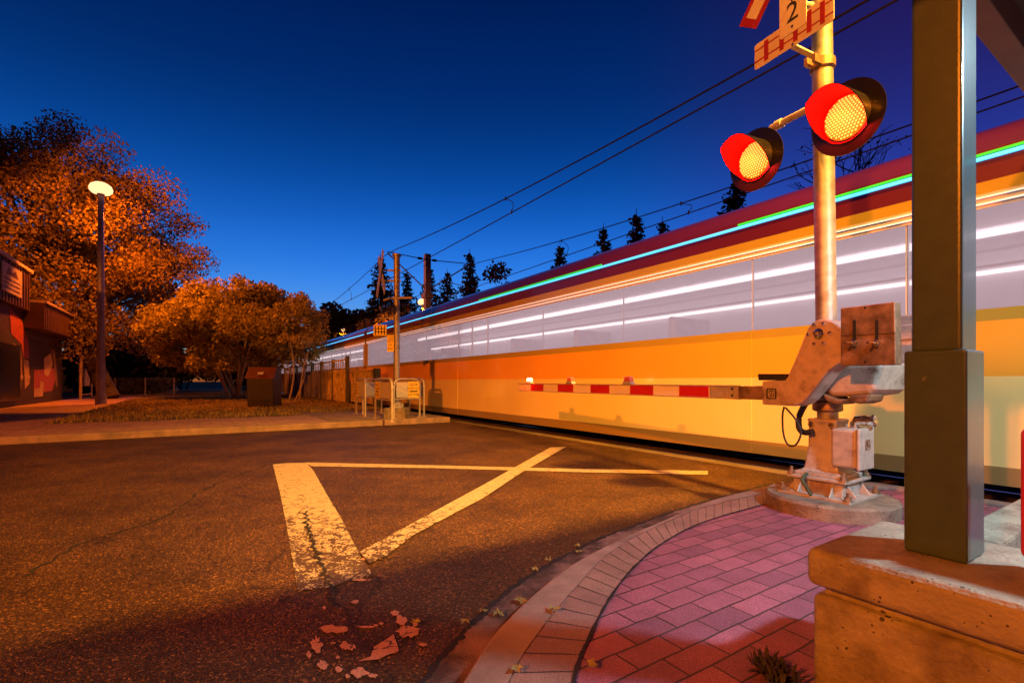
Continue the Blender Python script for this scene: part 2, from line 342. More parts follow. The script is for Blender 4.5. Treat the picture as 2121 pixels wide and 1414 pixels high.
# blue hour: the sky darkens and deepens quickly with height
tc = nd(nt, 'ShaderNodeTexCoord'); sx = nd(nt, 'ShaderNodeSeparateXYZ'); L.new(tc.outputs['Generated'], sx.inputs[0])
rp_ = nd(nt, 'ShaderNodeValToRGB'); cr_ = rp_.color_ramp; cr_.interpolation = 'B_SPLINE'
for k, (p, c) in enumerate([(0.0, (.9, .62, .56)), (.14, (.86, .50, .47)), (.22, (.42, .36, .40)), (.32, (.10, .21, .25)), (.42, (.03, .115, .145)), (.50, (.016, .075, .105)), (.62, (.0, .046, .078)), (.80, (.0, .008, .016))]):
    e_ = cr_.elements[k] if k < 2 else cr_.elements.new(p)
    e_.position = p; e_.color = (*c, 1)
L.new(sx.outputs['Z'], rp_.inputs['Fac'])
mu = nd(nt, 'ShaderNodeMixRGB', blend_type='MULTIPLY'); mu.inputs['Fac'].default_value = 1
L.new(sky.outputs[0], mu.inputs['Color1']); L.new(rp_.outputs['Color'], mu.inputs['Color2']); 
# full sky ahead; dimmed beside and behind the camera to cut its blue fill
dy = nd(nt, 'ShaderNodeMapRange'); dy.inputs['From Min'].default_value = .58; dy.inputs['From Max'].default_value = -.1; dy.inputs['To Min'].default_value = 1; dy.inputs['To Max'].default_value = .03
L.new(sx.outputs['Y'], dy.inputs['Value'])
sv = nd(nt, 'ShaderNodeVectorMath', operation='SCALE'); 
vx = nd(nt, 'ShaderNodeMapRange', interpolation_type='SMOOTHSTEP'); vx.inputs['From Min'].default_value = .15; vx.inputs['From Max'].default_value = .62; L.new(sx.outputs['X'], vx.inputs['Value'])  # red haze around the lamps tinted into the sky towards the right
vm = nd(nt, 'ShaderNodeMixRGB', blend_type='MULTIPLY'); vm.inputs['Fac'].default_value = 1; vm.inputs['Color2'].default_value = (1, .5, .8, 1); L.new(mu.outputs[0], vm.inputs['Color1'])
va = nd(nt, 'ShaderNodeMixRGB', blend_type='ADD'); va.inputs['Fac'].default_value = 1; va.inputs['Color2'].default_value = (.008, 0, .002, 1); L.new(vm.outputs[0], va.inputs['Color1'])
vf = nd(nt, 'ShaderNodeMixRGB'); L.new(vx.outputs[0], vf.inputs['Fac']); L.new(mu.outputs[0], vf.inputs['Color1']); L.new(va.outputs[0], vf.inputs['Color2']); L.new(vf.outputs[0], sv.inputs[0]); L.new(dy.outputs[0], sv.inputs['Scale']); L.new(sv.outputs[0], bg.inputs['Color'])
bg.inputs['Strength'].default_value = 2.0

# ------------------------------------------------------------------ ground
b = MB(); b.quad((-600, -300, -.2), (600, -300, -.2), (600, 900, -.2), (-600, 900, -.2)); struct(b.build('ground', MATS['soil']))
ZR, ZP, ZF = -.02, .03, .10
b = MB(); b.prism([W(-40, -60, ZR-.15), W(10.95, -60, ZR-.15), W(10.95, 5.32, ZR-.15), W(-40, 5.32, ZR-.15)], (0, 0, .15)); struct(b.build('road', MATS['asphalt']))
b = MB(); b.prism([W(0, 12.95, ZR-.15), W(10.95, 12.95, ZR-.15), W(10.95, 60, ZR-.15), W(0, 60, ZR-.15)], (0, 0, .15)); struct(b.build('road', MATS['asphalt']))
# track bed: ballast strip, concrete crossing panels with joints
b = MB(); b.prism([W(-60, 4.9, -.19), W(140, 4.9, -.19), W(140, 13.4, -.19), W(-60, 13.4, -.19)], (0, 0, .06)); struct(b.build('track_bed', MATS['ballast']))
b = MB()
RAILS = (6.10, 7.535, 10.08, 11.515)
strips = [(5.33, 6.04), (6.16, 7.475), (7.60, 10.02), (10.14, 11.455), (11.58, 12.94)]
sj = [-7.0+2.42*i for i in range(9)]
for d0, d1 in strips:
    for i in range(len(sj)-1): b.sdbox(sj[i]+.012, sj[i+1]-.012, d0, d1, -.129, -.006)
struct(b.build('crossing_panel', MATS['panel_concrete'], bevel=.006))
for d in RAILS:
    b = MB(); b.sdbox(-60, 140, d-.036, d+.036, -.12, .0); b.sdbox(-60, 140, d-.07, d+.07, -.13, -.11)
    struct(b.build('rail', MATS['rail_steel'], bevel=.008))
# near kerb, soldier course, gutter and pavers
def gl(L_, z): return [gp(x, y, z) for x, y in L_]
back = [V((-.36, -7, ZP)), V((-.36, -2, ZP)), V((-.34, .3, ZP)), V((-.27, 1.0, ZP))]
def bk(off): return [p+V((off, 0, 0)) for p in back]
def curve(L_, z, off):
    pts = bk(off)+gl(L_, ZP); c = smoothcurve(pts, 10); return [V((p.x, p.y, z)) for p in c]
KO = curve([(956, 1414), (1054, 1278), (1172, 1177), (1274, 1121), (1380, 1075), (1486, 1032), (1597, 1006)], ZP+.006, 0)
KI = curve([(1054, 1414), (1121, 1304), (1198, 1211), (1266, 1143), (1359, 1092), (1465, 1049), (1592, 1020)], ZP+.006, .155)
SI = curve([(1189, 1410), (1223, 1317), (1266, 1236), (1317, 1172), (1380, 1121), (1465, 1079), (1597, 1041)], ZP+.003, .37)
GO = curve([(850, 1414), (985, 1262), (1088, 1180), (1206, 1117), (1295, 1081), (1444, 1032), (1606, 990)], ZR+.004, -.19)
def ribbon(a, c):
    vs = []; uv = []; l = 0; w = 0
    for i in range(len(a)):
        if i: l += ((a[i]+c[i])/2-(a[i-1]+c[i-1])/2).length
        vs += [a[i], c[i]]; w = (c[i]-a[i]).length; uv += [(.02, l), (w, l)]
    return vs, [(2*i, 2*i+1, 2*i+3, 2*i+2) for i in range(len(a)-1)], uv
b = MB(); vs, fs, uv = ribbon(KO, KI)
n0 = len(vs); low = [V((p.x, p.y, ZR-.05)) for p in KO]
b.add(vs+low, fs+[(2*i+2, n0+i+1, n0+i, 2*i) for i in range(len(KO)-1)])
struct(b.build('kerb', MATS['kerb_concrete'], bevel=.018, seg=3))
b = MB(); vs, fs, uv = ribbon(KI, SI); vs = [V((p.x, p.y, ZP+.003)) for p in vs]; b.add(vs, fs); struct(b.build('pavement_edging', MATS['soldier'], uv=uv))
b = MB(); KOl = [V((p.x-.0, p.y, ZR+.006)) for p in KO]; vs, fs, uv = ribbon(GO, KOl); b.add(vs, fs); struct(b.build('gutter', MATS['gutter']))
b = MB(); rj = random.Random(8); g1 = []; g2 = []
for k_ in range(len(SI)-1):
    d_ = (SI[k_+1]-SI[k_]).normalized(); nn_ = V((d_.y, -d_.x, 0)); w_ = rj.uniform(.004, .009); g1.append(SI[k_]-nn_*w_+Z*.003); g2.append(SI[k_]+nn_*w_+Z*.003)
vs, fs, uv = ribbon(g1, g2); b.add(vs, fs); struct(b.build('pavement_joint', MATS['rail_gap']))
b = MB(); g1 = []; g2 = []
for k_ in range(len(GO)-1):
    for f_ in (0, .33, .66):
        p_ = GO[k_].lerp(GO[k_+1], f_); d_ = (GO[k_+1]-GO[k_]).normalized(); nn_ = V((d_.y, -d_.x, 0)); c_ = rj.uniform(-.008, .008); w_ = rj.uniform(.006, .02); g1.append(p_-nn_*(w_+c_)+Z*.002); g2.append(p_+nn_*(w_-c_)+Z*.002)
vs, fs, uv = ribbon(g1, g2); b.add(vs, fs); struct(b.build('gutter_joint', MATS['rail_gap']))
pav = [V((p.x+.05, p.y, ZP)) for p in KO]+[W(1.95, 5.30, ZP), W(-14, 5.30, ZP), V((9, -7, ZP))]
b = MB(); b.add(pav, [tuple(range(len(pav)))]); struct(b.build('pavement', MATS['paver']))
b = MB(); e0 = [V((p.x, p.y, ZP)) for p in (KO[-1], W(1.95, 5.30, 0))]
b.prism([V((KO[-1].x, KO[-1].y, ZR-.1)), W(1.95, 5.31, ZR-.1), W(-14, 5.31, ZR-.1), W(-14, 5.16, ZR-.1), W(1.8, 5.16, ZR-.1)], (0, 0, .175)); struct(b.build('kerb', MATS['kerb_concrete'], bevel=.01))
# far side: kerb, sidewalk, path, verge
b = MB(); b.sdbox(10.95, 11.12, -60, 5.25, -.2, ZF+.004); struct(b.build('kerb', MATS['kerb_concrete'], bevel=.02))
b = MB(); b.sdbox(11.12, 13.7, -60, 2.4, -.2, ZF); struct(b.build('sidewalk', MATS['far_paver']))
b = MB(); b.sdbox(11.12, 14.7, 2.41, 5.25, -.2, ZF); struct(b.build('sidewalk', MATS['kerb_concrete']))
b = MB(); b.sdbox(13.71, 60, -5.6, -2.8, -.2, ZF-.006); struct(b.build('path', MATS['far_paver']))
b = MB()
g = [W(13.71, -2.79, ZF), W(13.71, 2.40, ZF), W(14.71, 2.41, ZF), W(14.71, 5.2, ZF), W(70, 5.2, ZF), W(70, -2.79, ZF)]
b.prism([p-Z*.25 for p in g], (0, 0, .25)); struct(b.build('verge', MATS['turf']))
b = MB(); b.quad(W(13.71, -60, .07), W(13.71, -5.6, .07), W(90, -5.6, .07), W(90, -60, .07)); struct(b.build('yard', MATS['soil']))

# road markings
def poly(name, pts, m, z):
    b = MB(); p = [gp(x, y, z) for x, y in pts]; b.add(p, [tuple(range(len(p)))]); return struct(b.build(name, MATS[m]))
poly('stop_line', [(565, 961), (600, 958), (635, 958), (650, 975), (675, 1020), (708, 1075), (735, 1128), (752, 1160), (772, 1190), (720, 1203), (690, 1214), (650, 1220), (615, 1222), (606, 1160), (592, 1080), (580, 1020)], 'marking', ZR+.004)
poly('road_marking', [(632, 957), (900, 963), (1200, 970.5), (1466, 974.5), (1466, 982.5), (1200, 977), (900, 969), (645, 965)], 'thin_marking', ZR+.006)
poly('road_marking', [(1140, 926), (1173, 924.5), (1080, 978), (1000, 1031), (858, 1106), (800, 1150), (765, 1166), (744, 1142), (850, 1085), (1000, 1004)], 'thin_marking', ZR+.009)
rr = random.Random(3)
def blob(cx, cy, rx, ry, n=24):
    return [(cx+rx*math.cos(2*math.pi*i/n)*rr.uniform(.6, 1.12), cy+ry*math.sin(2*math.pi*i/n)*rr.uniform(.45, 1.12)) for i in range(n)]
b = MB()
tri = [(741, 1368), (768, 1358), (775, 1338), (808, 1318), (815, 1312), (824, 1336), (826, 1348), (800, 1356), (785, 1364)]
FL = [tri]+[blob(*q) for q in [(695, 1302, 34, 10), (720, 1337, 19, 10), (668, 1376, 12, 12), (702, 1384, 9, 10), (745, 1392, 22, 12), (772, 1398, 12, 5), (655, 1335, 14, 20), (832, 1283, 15, 12), (845, 1306, 26, 14), (818, 1268, 10, 6), (735, 1245, 9, 5), (672, 1258, 5, 4), (745, 1200, 30, 3), (876, 1334, 9, 5), (690, 1330, 6, 4), (760, 1297, 22, 3), (720, 1398, 6, 6), (770, 1153, 22, 9), (800, 1130, 18, 4), (700, 1360, 5, 4), (790, 1290, 6, 4), (860, 1290, 6, 8), (640, 1355, 6, 9), (778, 1294, 6, 3)]]
for p in FL: q = [gp(x, y, ZR+.004) for x, y in p]; b.add(q, [tuple(range(len(q)))])
struct(b.build('road_marking', MATS['flake']))

rk = random.Random(12)
for path in ([(-5, 941), (60, 943), (120, 944), (185, 941)], [(632, 1060), (640, 1105), (655, 1140), (668, 1180), (684, 1225), (690, 1262)], [(560, 960), (430, 1010), (330, 1075), (180, 1120), (40, 1200)]):
    pts = smoothcurve([gp(x, y, ZR+.003) for x, y in path], 14); l_ = []; r_ = []
    for k_ in range(len(pts)-1):
        d_ = (pts[k_+1]-pts[k_]).normalized(); n_ = V((d_.y, -d_.x, 0)); j_ = rk.uniform(-.02, .02); w_ = rk.uniform(.003, .012); l_.append(pts[k_]+n_*(j_-w_)); r_.append(pts[k_]+n_*(j_+w_))
    b = MB(); vs, fs, uv = ribbon(l_, r_); b.add([v+Z*.008 for v in vs] if path[0][0] == 632 else vs, fs); struct(b.build('road_crack', MATS['rail_gap']))
# ------------------------------------------------------------------ foliage helpers
def leaf_mesh(b, pts, size, rng, m=0, flat=0.0):
    n = len(pts); pts = np.asarray(pts)
    a = rng.normal(size=(n, 3)); a[:, 2] *= (1-flat); a /= np.linalg.norm(a, axis=1)[:, None]
    c = rng.normal(size=(n, 3)); c -= (c*a).sum(1)[:, None]*a; c /= np.linalg.norm(c, axis=1)[:, None]
    sz = size*rng.uniform(.6, 1.3, n)[:, None]
    v = np.stack([pts-a*sz*.5, pts+c*sz*.28, pts+a*sz*.5, pts-c*sz*.28], 1).reshape(-1, 3)
    o = len(b.v); b.v += [tuple(x) for x in v]; b.f += [(o+4*i, o+4*i+1, o+4*i+2, o+4*i+3) for i in range(n)]; b.m += [m]*n
def clump_pts(c, r, n, rng, squash=.75):
    d = rng.normal(size=(n, 3)); d /= np.linalg.norm(d, axis=1)[:, None]
    rad = rng.uniform(0, 1, n)[:, None]**.45
    return np.asarray(c)+d*rad*r*np.array([1, 1, squash])
def limb(b, p, q, r0, r1, rng, bend=.12, k=5, m=0, n=6):
    p, q = V(p), V(q); L_ = (q-p).length; path = []; off = V((rng.normal(), rng.normal(), rng.normal()*.4))*(bend*L_)
    for i in range(k+1):
        t = i/k; path.append(p.lerp(q, t)+off*(math.sin(math.pi*t)*.5))
    b.tube(path, [r0+(r1-r0)*i/k for i in range(k+1)], n, m)
    return path

def deciduous(name, base, cc, rad, nclump, nleaf, leaf, lsize, label, cat='tree', stems=1, trunk_r=.3, bark='bark', group=None, seed=1, cr=(.8, 1.5), low=-.55, extra=(), shell=.5):
    rng = np.random.default_rng(seed); root = empty(name, base, label, cat, group)
    cl = []
    while len(cl) < nclump:
        d = rng.normal(size=3); d /= np.linalg.norm(d)
        if d[2] < low: continue
        k = rng.uniform(shell, 1)
        cl.append((np.array(cc)+d*np.array(rad)*k, rng.uniform(*cr)))
    cl += [(np.array(e[:3]), e[3]) for e in extra]
    lb = MB(); tot = sum(r**2 for _, r in cl)
    for c, r in cl: leaf_mesh(lb, clump_pts(c, r, int(nleaf*r*r/tot), rng), lsize, rng)
    tb = MB()
    if stems == 1:
        top = V(cc)-Z*rad[2]*.25; path = limb(tb, base, top, trunk_r, trunk_r*.5, rng, .05, 6, n=10)
        forks = [path[3], path[4], path[5], path[6]]
    else:
        forks = []
        for i in range(stems):
            a = 2*math.pi*i/stems+rng.uniform(-.3, .3); q = V(cc)+V((math.cos(a)*rad[0]*.6, math.sin(a)*rad[1]*.6, rng.uniform(-.3, .3)*rad[2]))
            pb = V(base)+V((math.cos(a), math.sin(a), 0))*rng.uniform(.1, .5)
            path = limb(tb, pb, q, trunk_r*rng.uniform(.6, 1), trunk_r*.35, rng, .1, 6, n=7); forks += path[2:]
    for c, r in cl:
        fk = min(forks, key=lambda f: (f-V(c)).length+max(0, f.z-c[2])*2)
        limb(tb, fk, c, trunk_r*.22, .02, rng, .15, 4, n=5)
    tb.build('trunk', MATS[bark], root, smooth=60); lb.build('crown', MATS[leaf], root)
    return root

# big street tree left
deciduous('maple_tree', V((-20.8, 25.0, .1)), (-23.5, 25.2, 7.9), (6.5, 4.8, 6.2), 200, 115000, 'leaf_rust', .165,
          'huge broad rust-leaved tree towering behind the lit street lamp', seed=4, trunk_r=.45, low=-.85, cr=(.9, 1.6),
          extra=[(-16.9, 25.5, 7.0, .75), (-16.6, 25.5, 7.7, .6), (-17.0, 25.5, 6.3, .7), (-17.8, 25, 5.0, 1.1), (-17.2, 25.2, 4.3, .9)])
# golden multi-stem tree in the middle
deciduous('maple_tree', V((-13.6, 23.9, .1)), (-13.5, 23.6, 3.45), (4.1, 2.4, 2.3), 130, 46000, 'leaf_gold', .17,
          'golden multi-stemmed bushy tree behind the dark litter bin', stems=9, trunk_r=.085, bark='pale_bark', seed=9, cr=(.45, .85), low=-.9,
          extra=[(-16.8, 23.4, 2.3, .7), (-17.3, 23.6, 2.9, .7), (-15.6, 23.2, 1.8, .6), (-10.8, 23.2, 2.3, .6), (-10.3, 23.5, 3.2, .7), (-13.3, 23.4, 5.9, .4), (-11.6, 23.4, 5.3, .5), (-12.2, 23.6, 5.5, .5)])
deciduous('maple_tree', V((-9.9, 22.2, .1)), (-9.8, 22.2, 3.3), (1.3, 1.1, 1.75), 24, 4200, 'leaf_gold', .15,
          'slim sparse golden tree with pale trunk beside the wooden fence', stems=3, trunk_r=.06, bark='pale_bark', seed=12, cr=(.3, .6), low=-.6)
# dark growth closing the view behind the path
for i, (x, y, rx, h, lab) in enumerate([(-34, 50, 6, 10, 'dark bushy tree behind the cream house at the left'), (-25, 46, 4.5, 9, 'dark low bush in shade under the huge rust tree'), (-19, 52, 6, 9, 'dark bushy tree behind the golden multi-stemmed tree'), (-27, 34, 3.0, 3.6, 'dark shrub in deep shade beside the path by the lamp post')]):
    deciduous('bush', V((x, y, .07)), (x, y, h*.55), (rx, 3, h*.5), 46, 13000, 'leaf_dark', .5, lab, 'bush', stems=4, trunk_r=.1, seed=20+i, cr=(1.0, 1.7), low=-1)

def conifer(h, w, seed):
    rng = np.random.default_rng(seed); root = empty('spruce_tree', (0, 0, 0), 'x', 'tree')
    tb = MB(); tb.tube([(0, 0, 0), (0, 0, h*.5), (0, 0, h)], [h*.016, h*.01, .02], 7); nb = MB()
    k = 30; pts = []
    for i in range(k):
        t = i/k; z = h*(.1+.88*t); r = w*(1-t)**.9*rng.uniform(.75, 1.1)+.12
        m = int(6+4*(1-t))
        for j in range(m):
            a = rng.uniform(0, 2*math.pi); rr_ = r*rng.uniform(.6, 1.1)
            tip = np.array([math.cos(a)*rr_, math.sin(a)*rr_, -rr_*.28])
            u = np.linspace(.15, 1, max(5, int(rr_*16)))[:, None]
            p = np.array([0, 0, z])+u*tip; p[:, 2] += .14*rr_*u[:, 0]**3
            pts.append(p+rng.normal(scale=.06, size=p.shape)); pts.append(p+rng.normal(scale=.1, size=p.shape)-[0, 0, .1])
    leaf_mesh(nb, np.concatenate(pts), .30, rng, flat=.3)
    tb.build('trunk', MATS['bark'], root); nb.build('crown', MATS['needle'], root); return root
cons = [conifer(12, 3.5, 1), conifer(12, 3.0, 2), conifer(12, 4.6, 3)]
spec = [(788, 524, 43, 2, 'tallest wide dark spruce behind the far crossing signal'), (842, 556, 50, 0, 'dark spruce between the far signal mast and the overhead line pole'),
        (890, 548, 52, 1, 'dark spruce directly behind the overhead line pole'), (926, 556, 46, 2, 'broad blunt-topped dark spruce just right of the overhead line pole'),
        (973, 515, 40, 0, 'tall dark spruce standing clear against the sky right of the overhead line pole'), (1160, 500, 36, 1, 'small spruce tip peeking over the roof in the middle of the train'),
        (1250, 462, 32, 1, 'slim spruce over the train roof, left of a taller twin'), (1318, 432, 31, 0, 'slim spruce over the train roof, taller of the middle pair'),
        (1372, 448, 34, 1, 'short spruce tip over the train roof, right of the middle pair'), (1522, 360, 25, 2, 'broad spruce over the train roof below the left red flasher')]
used = [0, 0, 0]
for px, py, Y, k, lab in spec:
    o = cons[k] if not used[k] else copy_tree(cons[k]); used[k] = 1
    p = at(px, py, Y); o.location = (p.x, p.y, 0); sc = p.z/12; o.scale = (sc*(1.0 if k != 2 else .95), sc, sc); o.rotation_euler.z = px; o['label'] = lab; o['group'] = 'dark spruces beyond the tracks'
# hill and scrub beyond the tracks
b = MB(); n1, n2 = 40, 14; vs = []
for i in range(n1):
    for j in range(n2):
        s = -30+i*5.0; d = 14.5+j*5.0; h = (2.3+1.2*math.sin(i*.9)+.5*math.sin(i*2.3))*min(1, j/3)**1.5*max(.1, min(1, (s+10)/35)); vs.append(W(s, d, -.15+h))
b.add(vs, [(i*n2+j, (i+1)*n2+j, (i+1)*n2+j+1, i*n2+j+1) for i in range(n1-1) for j in range(n2-1)]); struct(b.build('hill', MATS['turf'], smooth=80))
for i, (px, py, Y, rx, lab) in enumerate([(768, 628, 58, 2.6, 'dark scrub bush left of the far crossing signal'), (700, 668, 70, 3.5, 'low dark scrub below the far hill house'), (1040, 552, 38, 2.3, 'half-bare dark tree right of the spruces over the train'), (815, 640, 40, 2.6, 'low scrub lit by the nearer far lamp'), (930, 620, 42, 2.8, 'low scrub just right of the nearer far lamp')]):
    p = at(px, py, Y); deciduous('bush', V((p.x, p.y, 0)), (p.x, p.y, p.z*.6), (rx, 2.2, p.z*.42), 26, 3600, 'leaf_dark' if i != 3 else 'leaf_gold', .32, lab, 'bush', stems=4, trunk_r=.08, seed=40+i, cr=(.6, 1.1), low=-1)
# bare trees at the right
def bare(base, h, seed, label, lean=0):
    rng = np.random.default_rng(seed); root = empty('bare_tree', base, label, 'tree', 'bare trees over the train roof'); tb = MB(); lb = MB(); tips = []
    def grow(p, d, L_, r, lv):
        q = p+d*L_; path = limb(tb, p, q, r, r*.6, rng, .1, 3, n=5)
        if lv == 0: tips.append(q); return
        for _ in range(3 if lv > 1 else 4):
            nd_ = (d+V(rng.normal(size=3))*.48+Z*.1).normalized(); grow(path[-1] if rng.random() < .6 else path[2], nd_, L_*rng.uniform(.58, .8), r*.55, lv-1)
    grow(V(base), V((lean, 0, 1)).normalized(), h*.3, h*.017, 5)
    tb.build('trunk', MATS['bark'], root)
    pts = np.array([tuple(t) for t in tips if rng.random() < .35]); pts = np.repeat(pts, 3, 0)+rng.normal(scale=.09, size=(len(pts)*3, 3)); leaf_mesh(lb, pts, .11, rng)
    lb.build('crown', MATS['leaf_dark'], root); return root
bare(V((13.6, 18.5, 0)), 13.5, 5, 'bare twiggy tree rising behind the right red flasher', .0)
bare(V((11.2, 17.5, 0)), 9.5, 6, 'smaller bare twiggy tree between the two red flashers and the mast')
bare(V((15.2, 14.2, 0)), 10, 8, 'bare twiggy tree seen right of the green shelter column')

# grass blades and fallen leaves on the verge
rng = np.random.default_rng(2); b = MB(); n = 15000
s_ = rng.uniform(13.75, 32, n)**1; d_ = rng.uniform(-2.75, 4.9, n); keep = ~((s_ < 14.75) & (d_ > 2.35)); s_, d_ = s_[keep], d_[keep]; n = len(s_)
base = np.outer(s_, np.array(T))+np.outer(d_, np.array(N)); base[:, 2] = ZF
an = rng.uniform(0, 6.28, n); h = rng.uniform(.04, .13, n); wv = np.stack([np.cos(an), np.sin(an), 0*an], 1)*.014
tip = base+np.stack([rng.normal(scale=.03, size=n), rng.normal(scale=.03, size=n), h], 1)
v = np.stack([base-wv, base+wv, tip], 1).reshape(-1, 3); b.v = [tuple(x) for x in v]; b.f = [(3*i, 3*i+1, 3*i+2) for i in range(n)]; b.m = [0]*n
tag(b.build('grass', MATS['blade']), 'short dry grass growing on the verge beyond the road', 'grass', kind='stuff')
b = MB(); n = 700; pts = np.outer(rng.uniform(13.8, 26, n), np.array(T))+np.outer(rng.uniform(-2.7, 4.9, n), np.array(N)); pts[:, 2] = ZF+.05
leaf_mesh(b, pts, .12, rng, flat=.6); tag(b.build('leaf_litter', MATS['leaf_gold']), 'scattered dry leaves lying in the grass of the verge', 'leaf litter', kind='stuff')
# fallen leaves in the gutter
lpos = [(1032, 1271), (1000, 1266), (962, 1287), (1197, 1132), (1200, 1144), (1147, 1262), (1079, 1245), (1070, 1385), (1226, 1378), (1136, 1160), (1110, 1181), (860, 1290)]
for i, (x, y) in enumerate(lpos):
    c = gp(x, y, ZR+.012); on = i in (5, 7, 8)
    if on: c = gp(x, y, ZP+.014)
    b = MB(); k = 11; a0 = rr.uniform(0, 6); sz = rr.uniform(.022, .036)
    ring = [(c+V((math.cos(a0+6.283*j/k), math.sin(a0+6.283*j/k), 0))*(sz*(1 if j % 2 else .5))+Z*rr.uniform(0, .018)) for j in range(k)]
    b.add([c+Z*.004]+ring, [(0, 1+j, 1+(j+1) % k) for j in range(k)])
    o = b.build('fallen_leaf', MATS['leaf_gold'])
    tag(o, 'dry curled leaf lying on the near pavement bricks or kerb edging' if on else 'dry curled leaf lying in the gutter beside the curved kerb', 'leaf', 'leaves fallen on the pavement' if on else 'leaves fallen in the gutter')
# weed by the low wall
b = MB(); rng = np.random.default_rng(5); c = V((.86, 1.56, ZP))
for i in range(170):
    a = rng.uniform(0, 6.28); h = rng.uniform(.004, .055); r_ = rng.uniform(.015, .07); o = c+V((rng.uniform(-.04, .05), rng.uniform(-.06, .1), 0)); w = V((-math.sin(a), math.cos(a), 0))*.0035
    t1 = o+V((math.cos(a)*r_*.5, math.sin(a)*r_*.5, h*.8)); t2 = o+V((math.cos(a)*r_, math.sin(a)*r_, h)); b.add([o-w, o+w, t1+w*1.6, t1-w*1.6, t2], [(0, 1, 2, 3), (3, 2, 4)])
tag(b.build('weed', MATS['leaf_dark']), 'small dark weed growing at the foot of the low concrete wall', 'plant')

# ------------------------------------------------------------------ street lamps
SOD = (1.0, .18, .005)
def street_lamp(base, h, label, power, group='sodium street lamps', r0=.15, col=SOD, aim=None, cone=174, blend=.1):
    root = empty('street_lamp', base, label, 'street lamp', group); base = V(base)
    b = MB(); b.tube([base, base+Z*.35, base+Z*.36, base+Z*h], [r0*1.25, r0*1.2, r0, r0*.6], 14); b.build('pole', MATS['lamp_pole'], root, smooth=40)
    b = MB(); c = base+Z*(h+.22); b.lathe(c, Z, [(.06, -.24), (.11, -.18), (.13, -.16), (.13, -.14)], 20); b.build('lamp_head', MATS['lamp_pole'], root, smooth=50)
    b = MB(); b.lathe(c, Z, [(.10, -.14), (.29, -.11), (.37, -.02), (.38, .08), (.33, .20), (.20, .29), (.02, .33)], 24); b.build('lamp_globe', MATS['sodium_globe'], root, smooth=60)
    off = V((0, 0, 0)) if aim is None else V((aim.x-c.x, aim.y-c.y, 0)).normalized()*.42
    l = light('lamp_light', 'SPOT', c-Z*.3+off, col, power, root, .25, spot_size=R(cone), spot_blend=blend)
    if aim is not None: l.rotation_euler = (aim-c).to_track_quat('-Z', 'Y').to_euler()
    return root
pl = gp(209, 836, ZF); street_lamp((pl.x, pl.y, ZF-.02), 8.35-ZF, 'tall lit street lamp at the left in front of the huge rust tree', 4300, aim=V((-18, 30, -1.5)), cone=174, blend=.08)
p1 = at(876, 628, 36); street_lamp((p1.x, p1.y, -.15), p1.z-.05, 'lit far street lamp beside the overhead line pole, just above the train', 9000)
p2 = at(710, 690, 51); street_lamp((p2.x, p2.y, -.15), p2.z+.2, 'farthest lit street lamp, smallest, low over the end of the train', 9000)
street_lamp((-10.5, -9.5, -.03), 8.4, 'street lamp behind the camera across the road corner', 33000, col=(1, .21, .008))
fl_ = W(-3.0, 3.2, ZP); street_lamp((fl_.x, fl_.y, ZP), 8.9, 'yellow flood lamp behind the shelter, lighting the crossing', 23000, col=(1, .42, .045), aim=W(4.6, 2.9, 0), cone=56, blend=1)

# ------------------------------------------------------------------ building with mural, left
bl = empty('shop_building', W(13.9, -6, .07), 'dark low shop with painted mural wall and metal fascia at the left edge', 'building')
b = MB(); b.sdbox(4.5, 24.9, -18, -5.7, .0, 3.9); b.build('wall', MATS['bld_brick'], bl)
b = MB()
b.sdbox(4.5, 16.2+9.6-7.2, -18.2, -5.5, 3.7, 5.15); 
for i in range(44): b.sdbox(4.6+i*.32, 4.66+i*.32, -5.5, -5.47, 3.72, 5.13)
b.build('upper_fascia', MATS['bld_metal'], bl)
b = MB(); b.sdbox(4.4, 18.72, -18.3, -5.42, 5.152, 5.27); b.build('roof_edge', MATS['bld_trim'], bl)
b = MB(); b.sdbox(18.61, 25.4, -18, -5.1, 3.05, 4.05)
for i in range(22): b.sdbox(18.7+i*.3, 18.75+i*.3, -5.1, -5.07, 3.07, 4.03)
b.build('lower_fascia', MATS['bld_metal'], bl)
b = MB(); b.sdbox(18.63, 25.5, -18, -5.02, 4.052, 4.14); b.build('roof_edge', MATS['bld_trim'], bl)
b = MB(); b.sdbox(12.5, 17.9, -5.66, -5.6, .3, 2.3); b.build('window', MATS['black_gloss'], bl)
b = MB()
def mur(pts, m, dd): b.prism([W(s, -5.7+dd, z) for s, z in pts], -N*.004*0+N*.006, m)
mur([(16, .25), (24.7, .25), (24.7, 2.7), (16, 2.7)], 0, .002)
mur([(17.0, 3.6), (18.4, 3.3), (19.2, 2.6), (19.4, 1.9), (18.7, 1.9), (18.4, 2.4), (17.2, 2.7)], 1, .01)
mur([(17.4, 2.4), (18.3, 2.2), (18.5, 1.2), (18.2, .5), (17.6, .5)], 3, .012)
mur([(18.7, 1.85), (19.3, 1.8), (19.4, .9), (18.8, .7)], 2, .014)
mur([(20.1, 1.45), (23.3, 1.6), (23.6, 1.15), (22.9, .55), (20.0, .5)], 4, .01)
mur([(21.5, 2.0), (22.7, 2.25), (23.0, 1.75), (22.2, 1.2), (21.6, 1.3)], 2, .016)
mur([(20.0, .35), (21.3, .35), (21.5, .95), (21.0, 1.0), (20.9, .7), (20.1, .7)], 2, .018)
mur([(22.9, 2.4), (23.4, 2.4), (23.9, .8), (23.6, .7)], 3, .02)
for cx in (18.4, 19.3): mur([(cx+.16*math.cos(a*.628), 1.15+.1*math.sin(a*.628)) for a in range(10)], 2, .022)
b.build('mural', [MATS['mural_dark'], MATS['mural_red'], MATS['mural_cream'], MATS['mural_tan'], MATS['mural_pink']], bl)
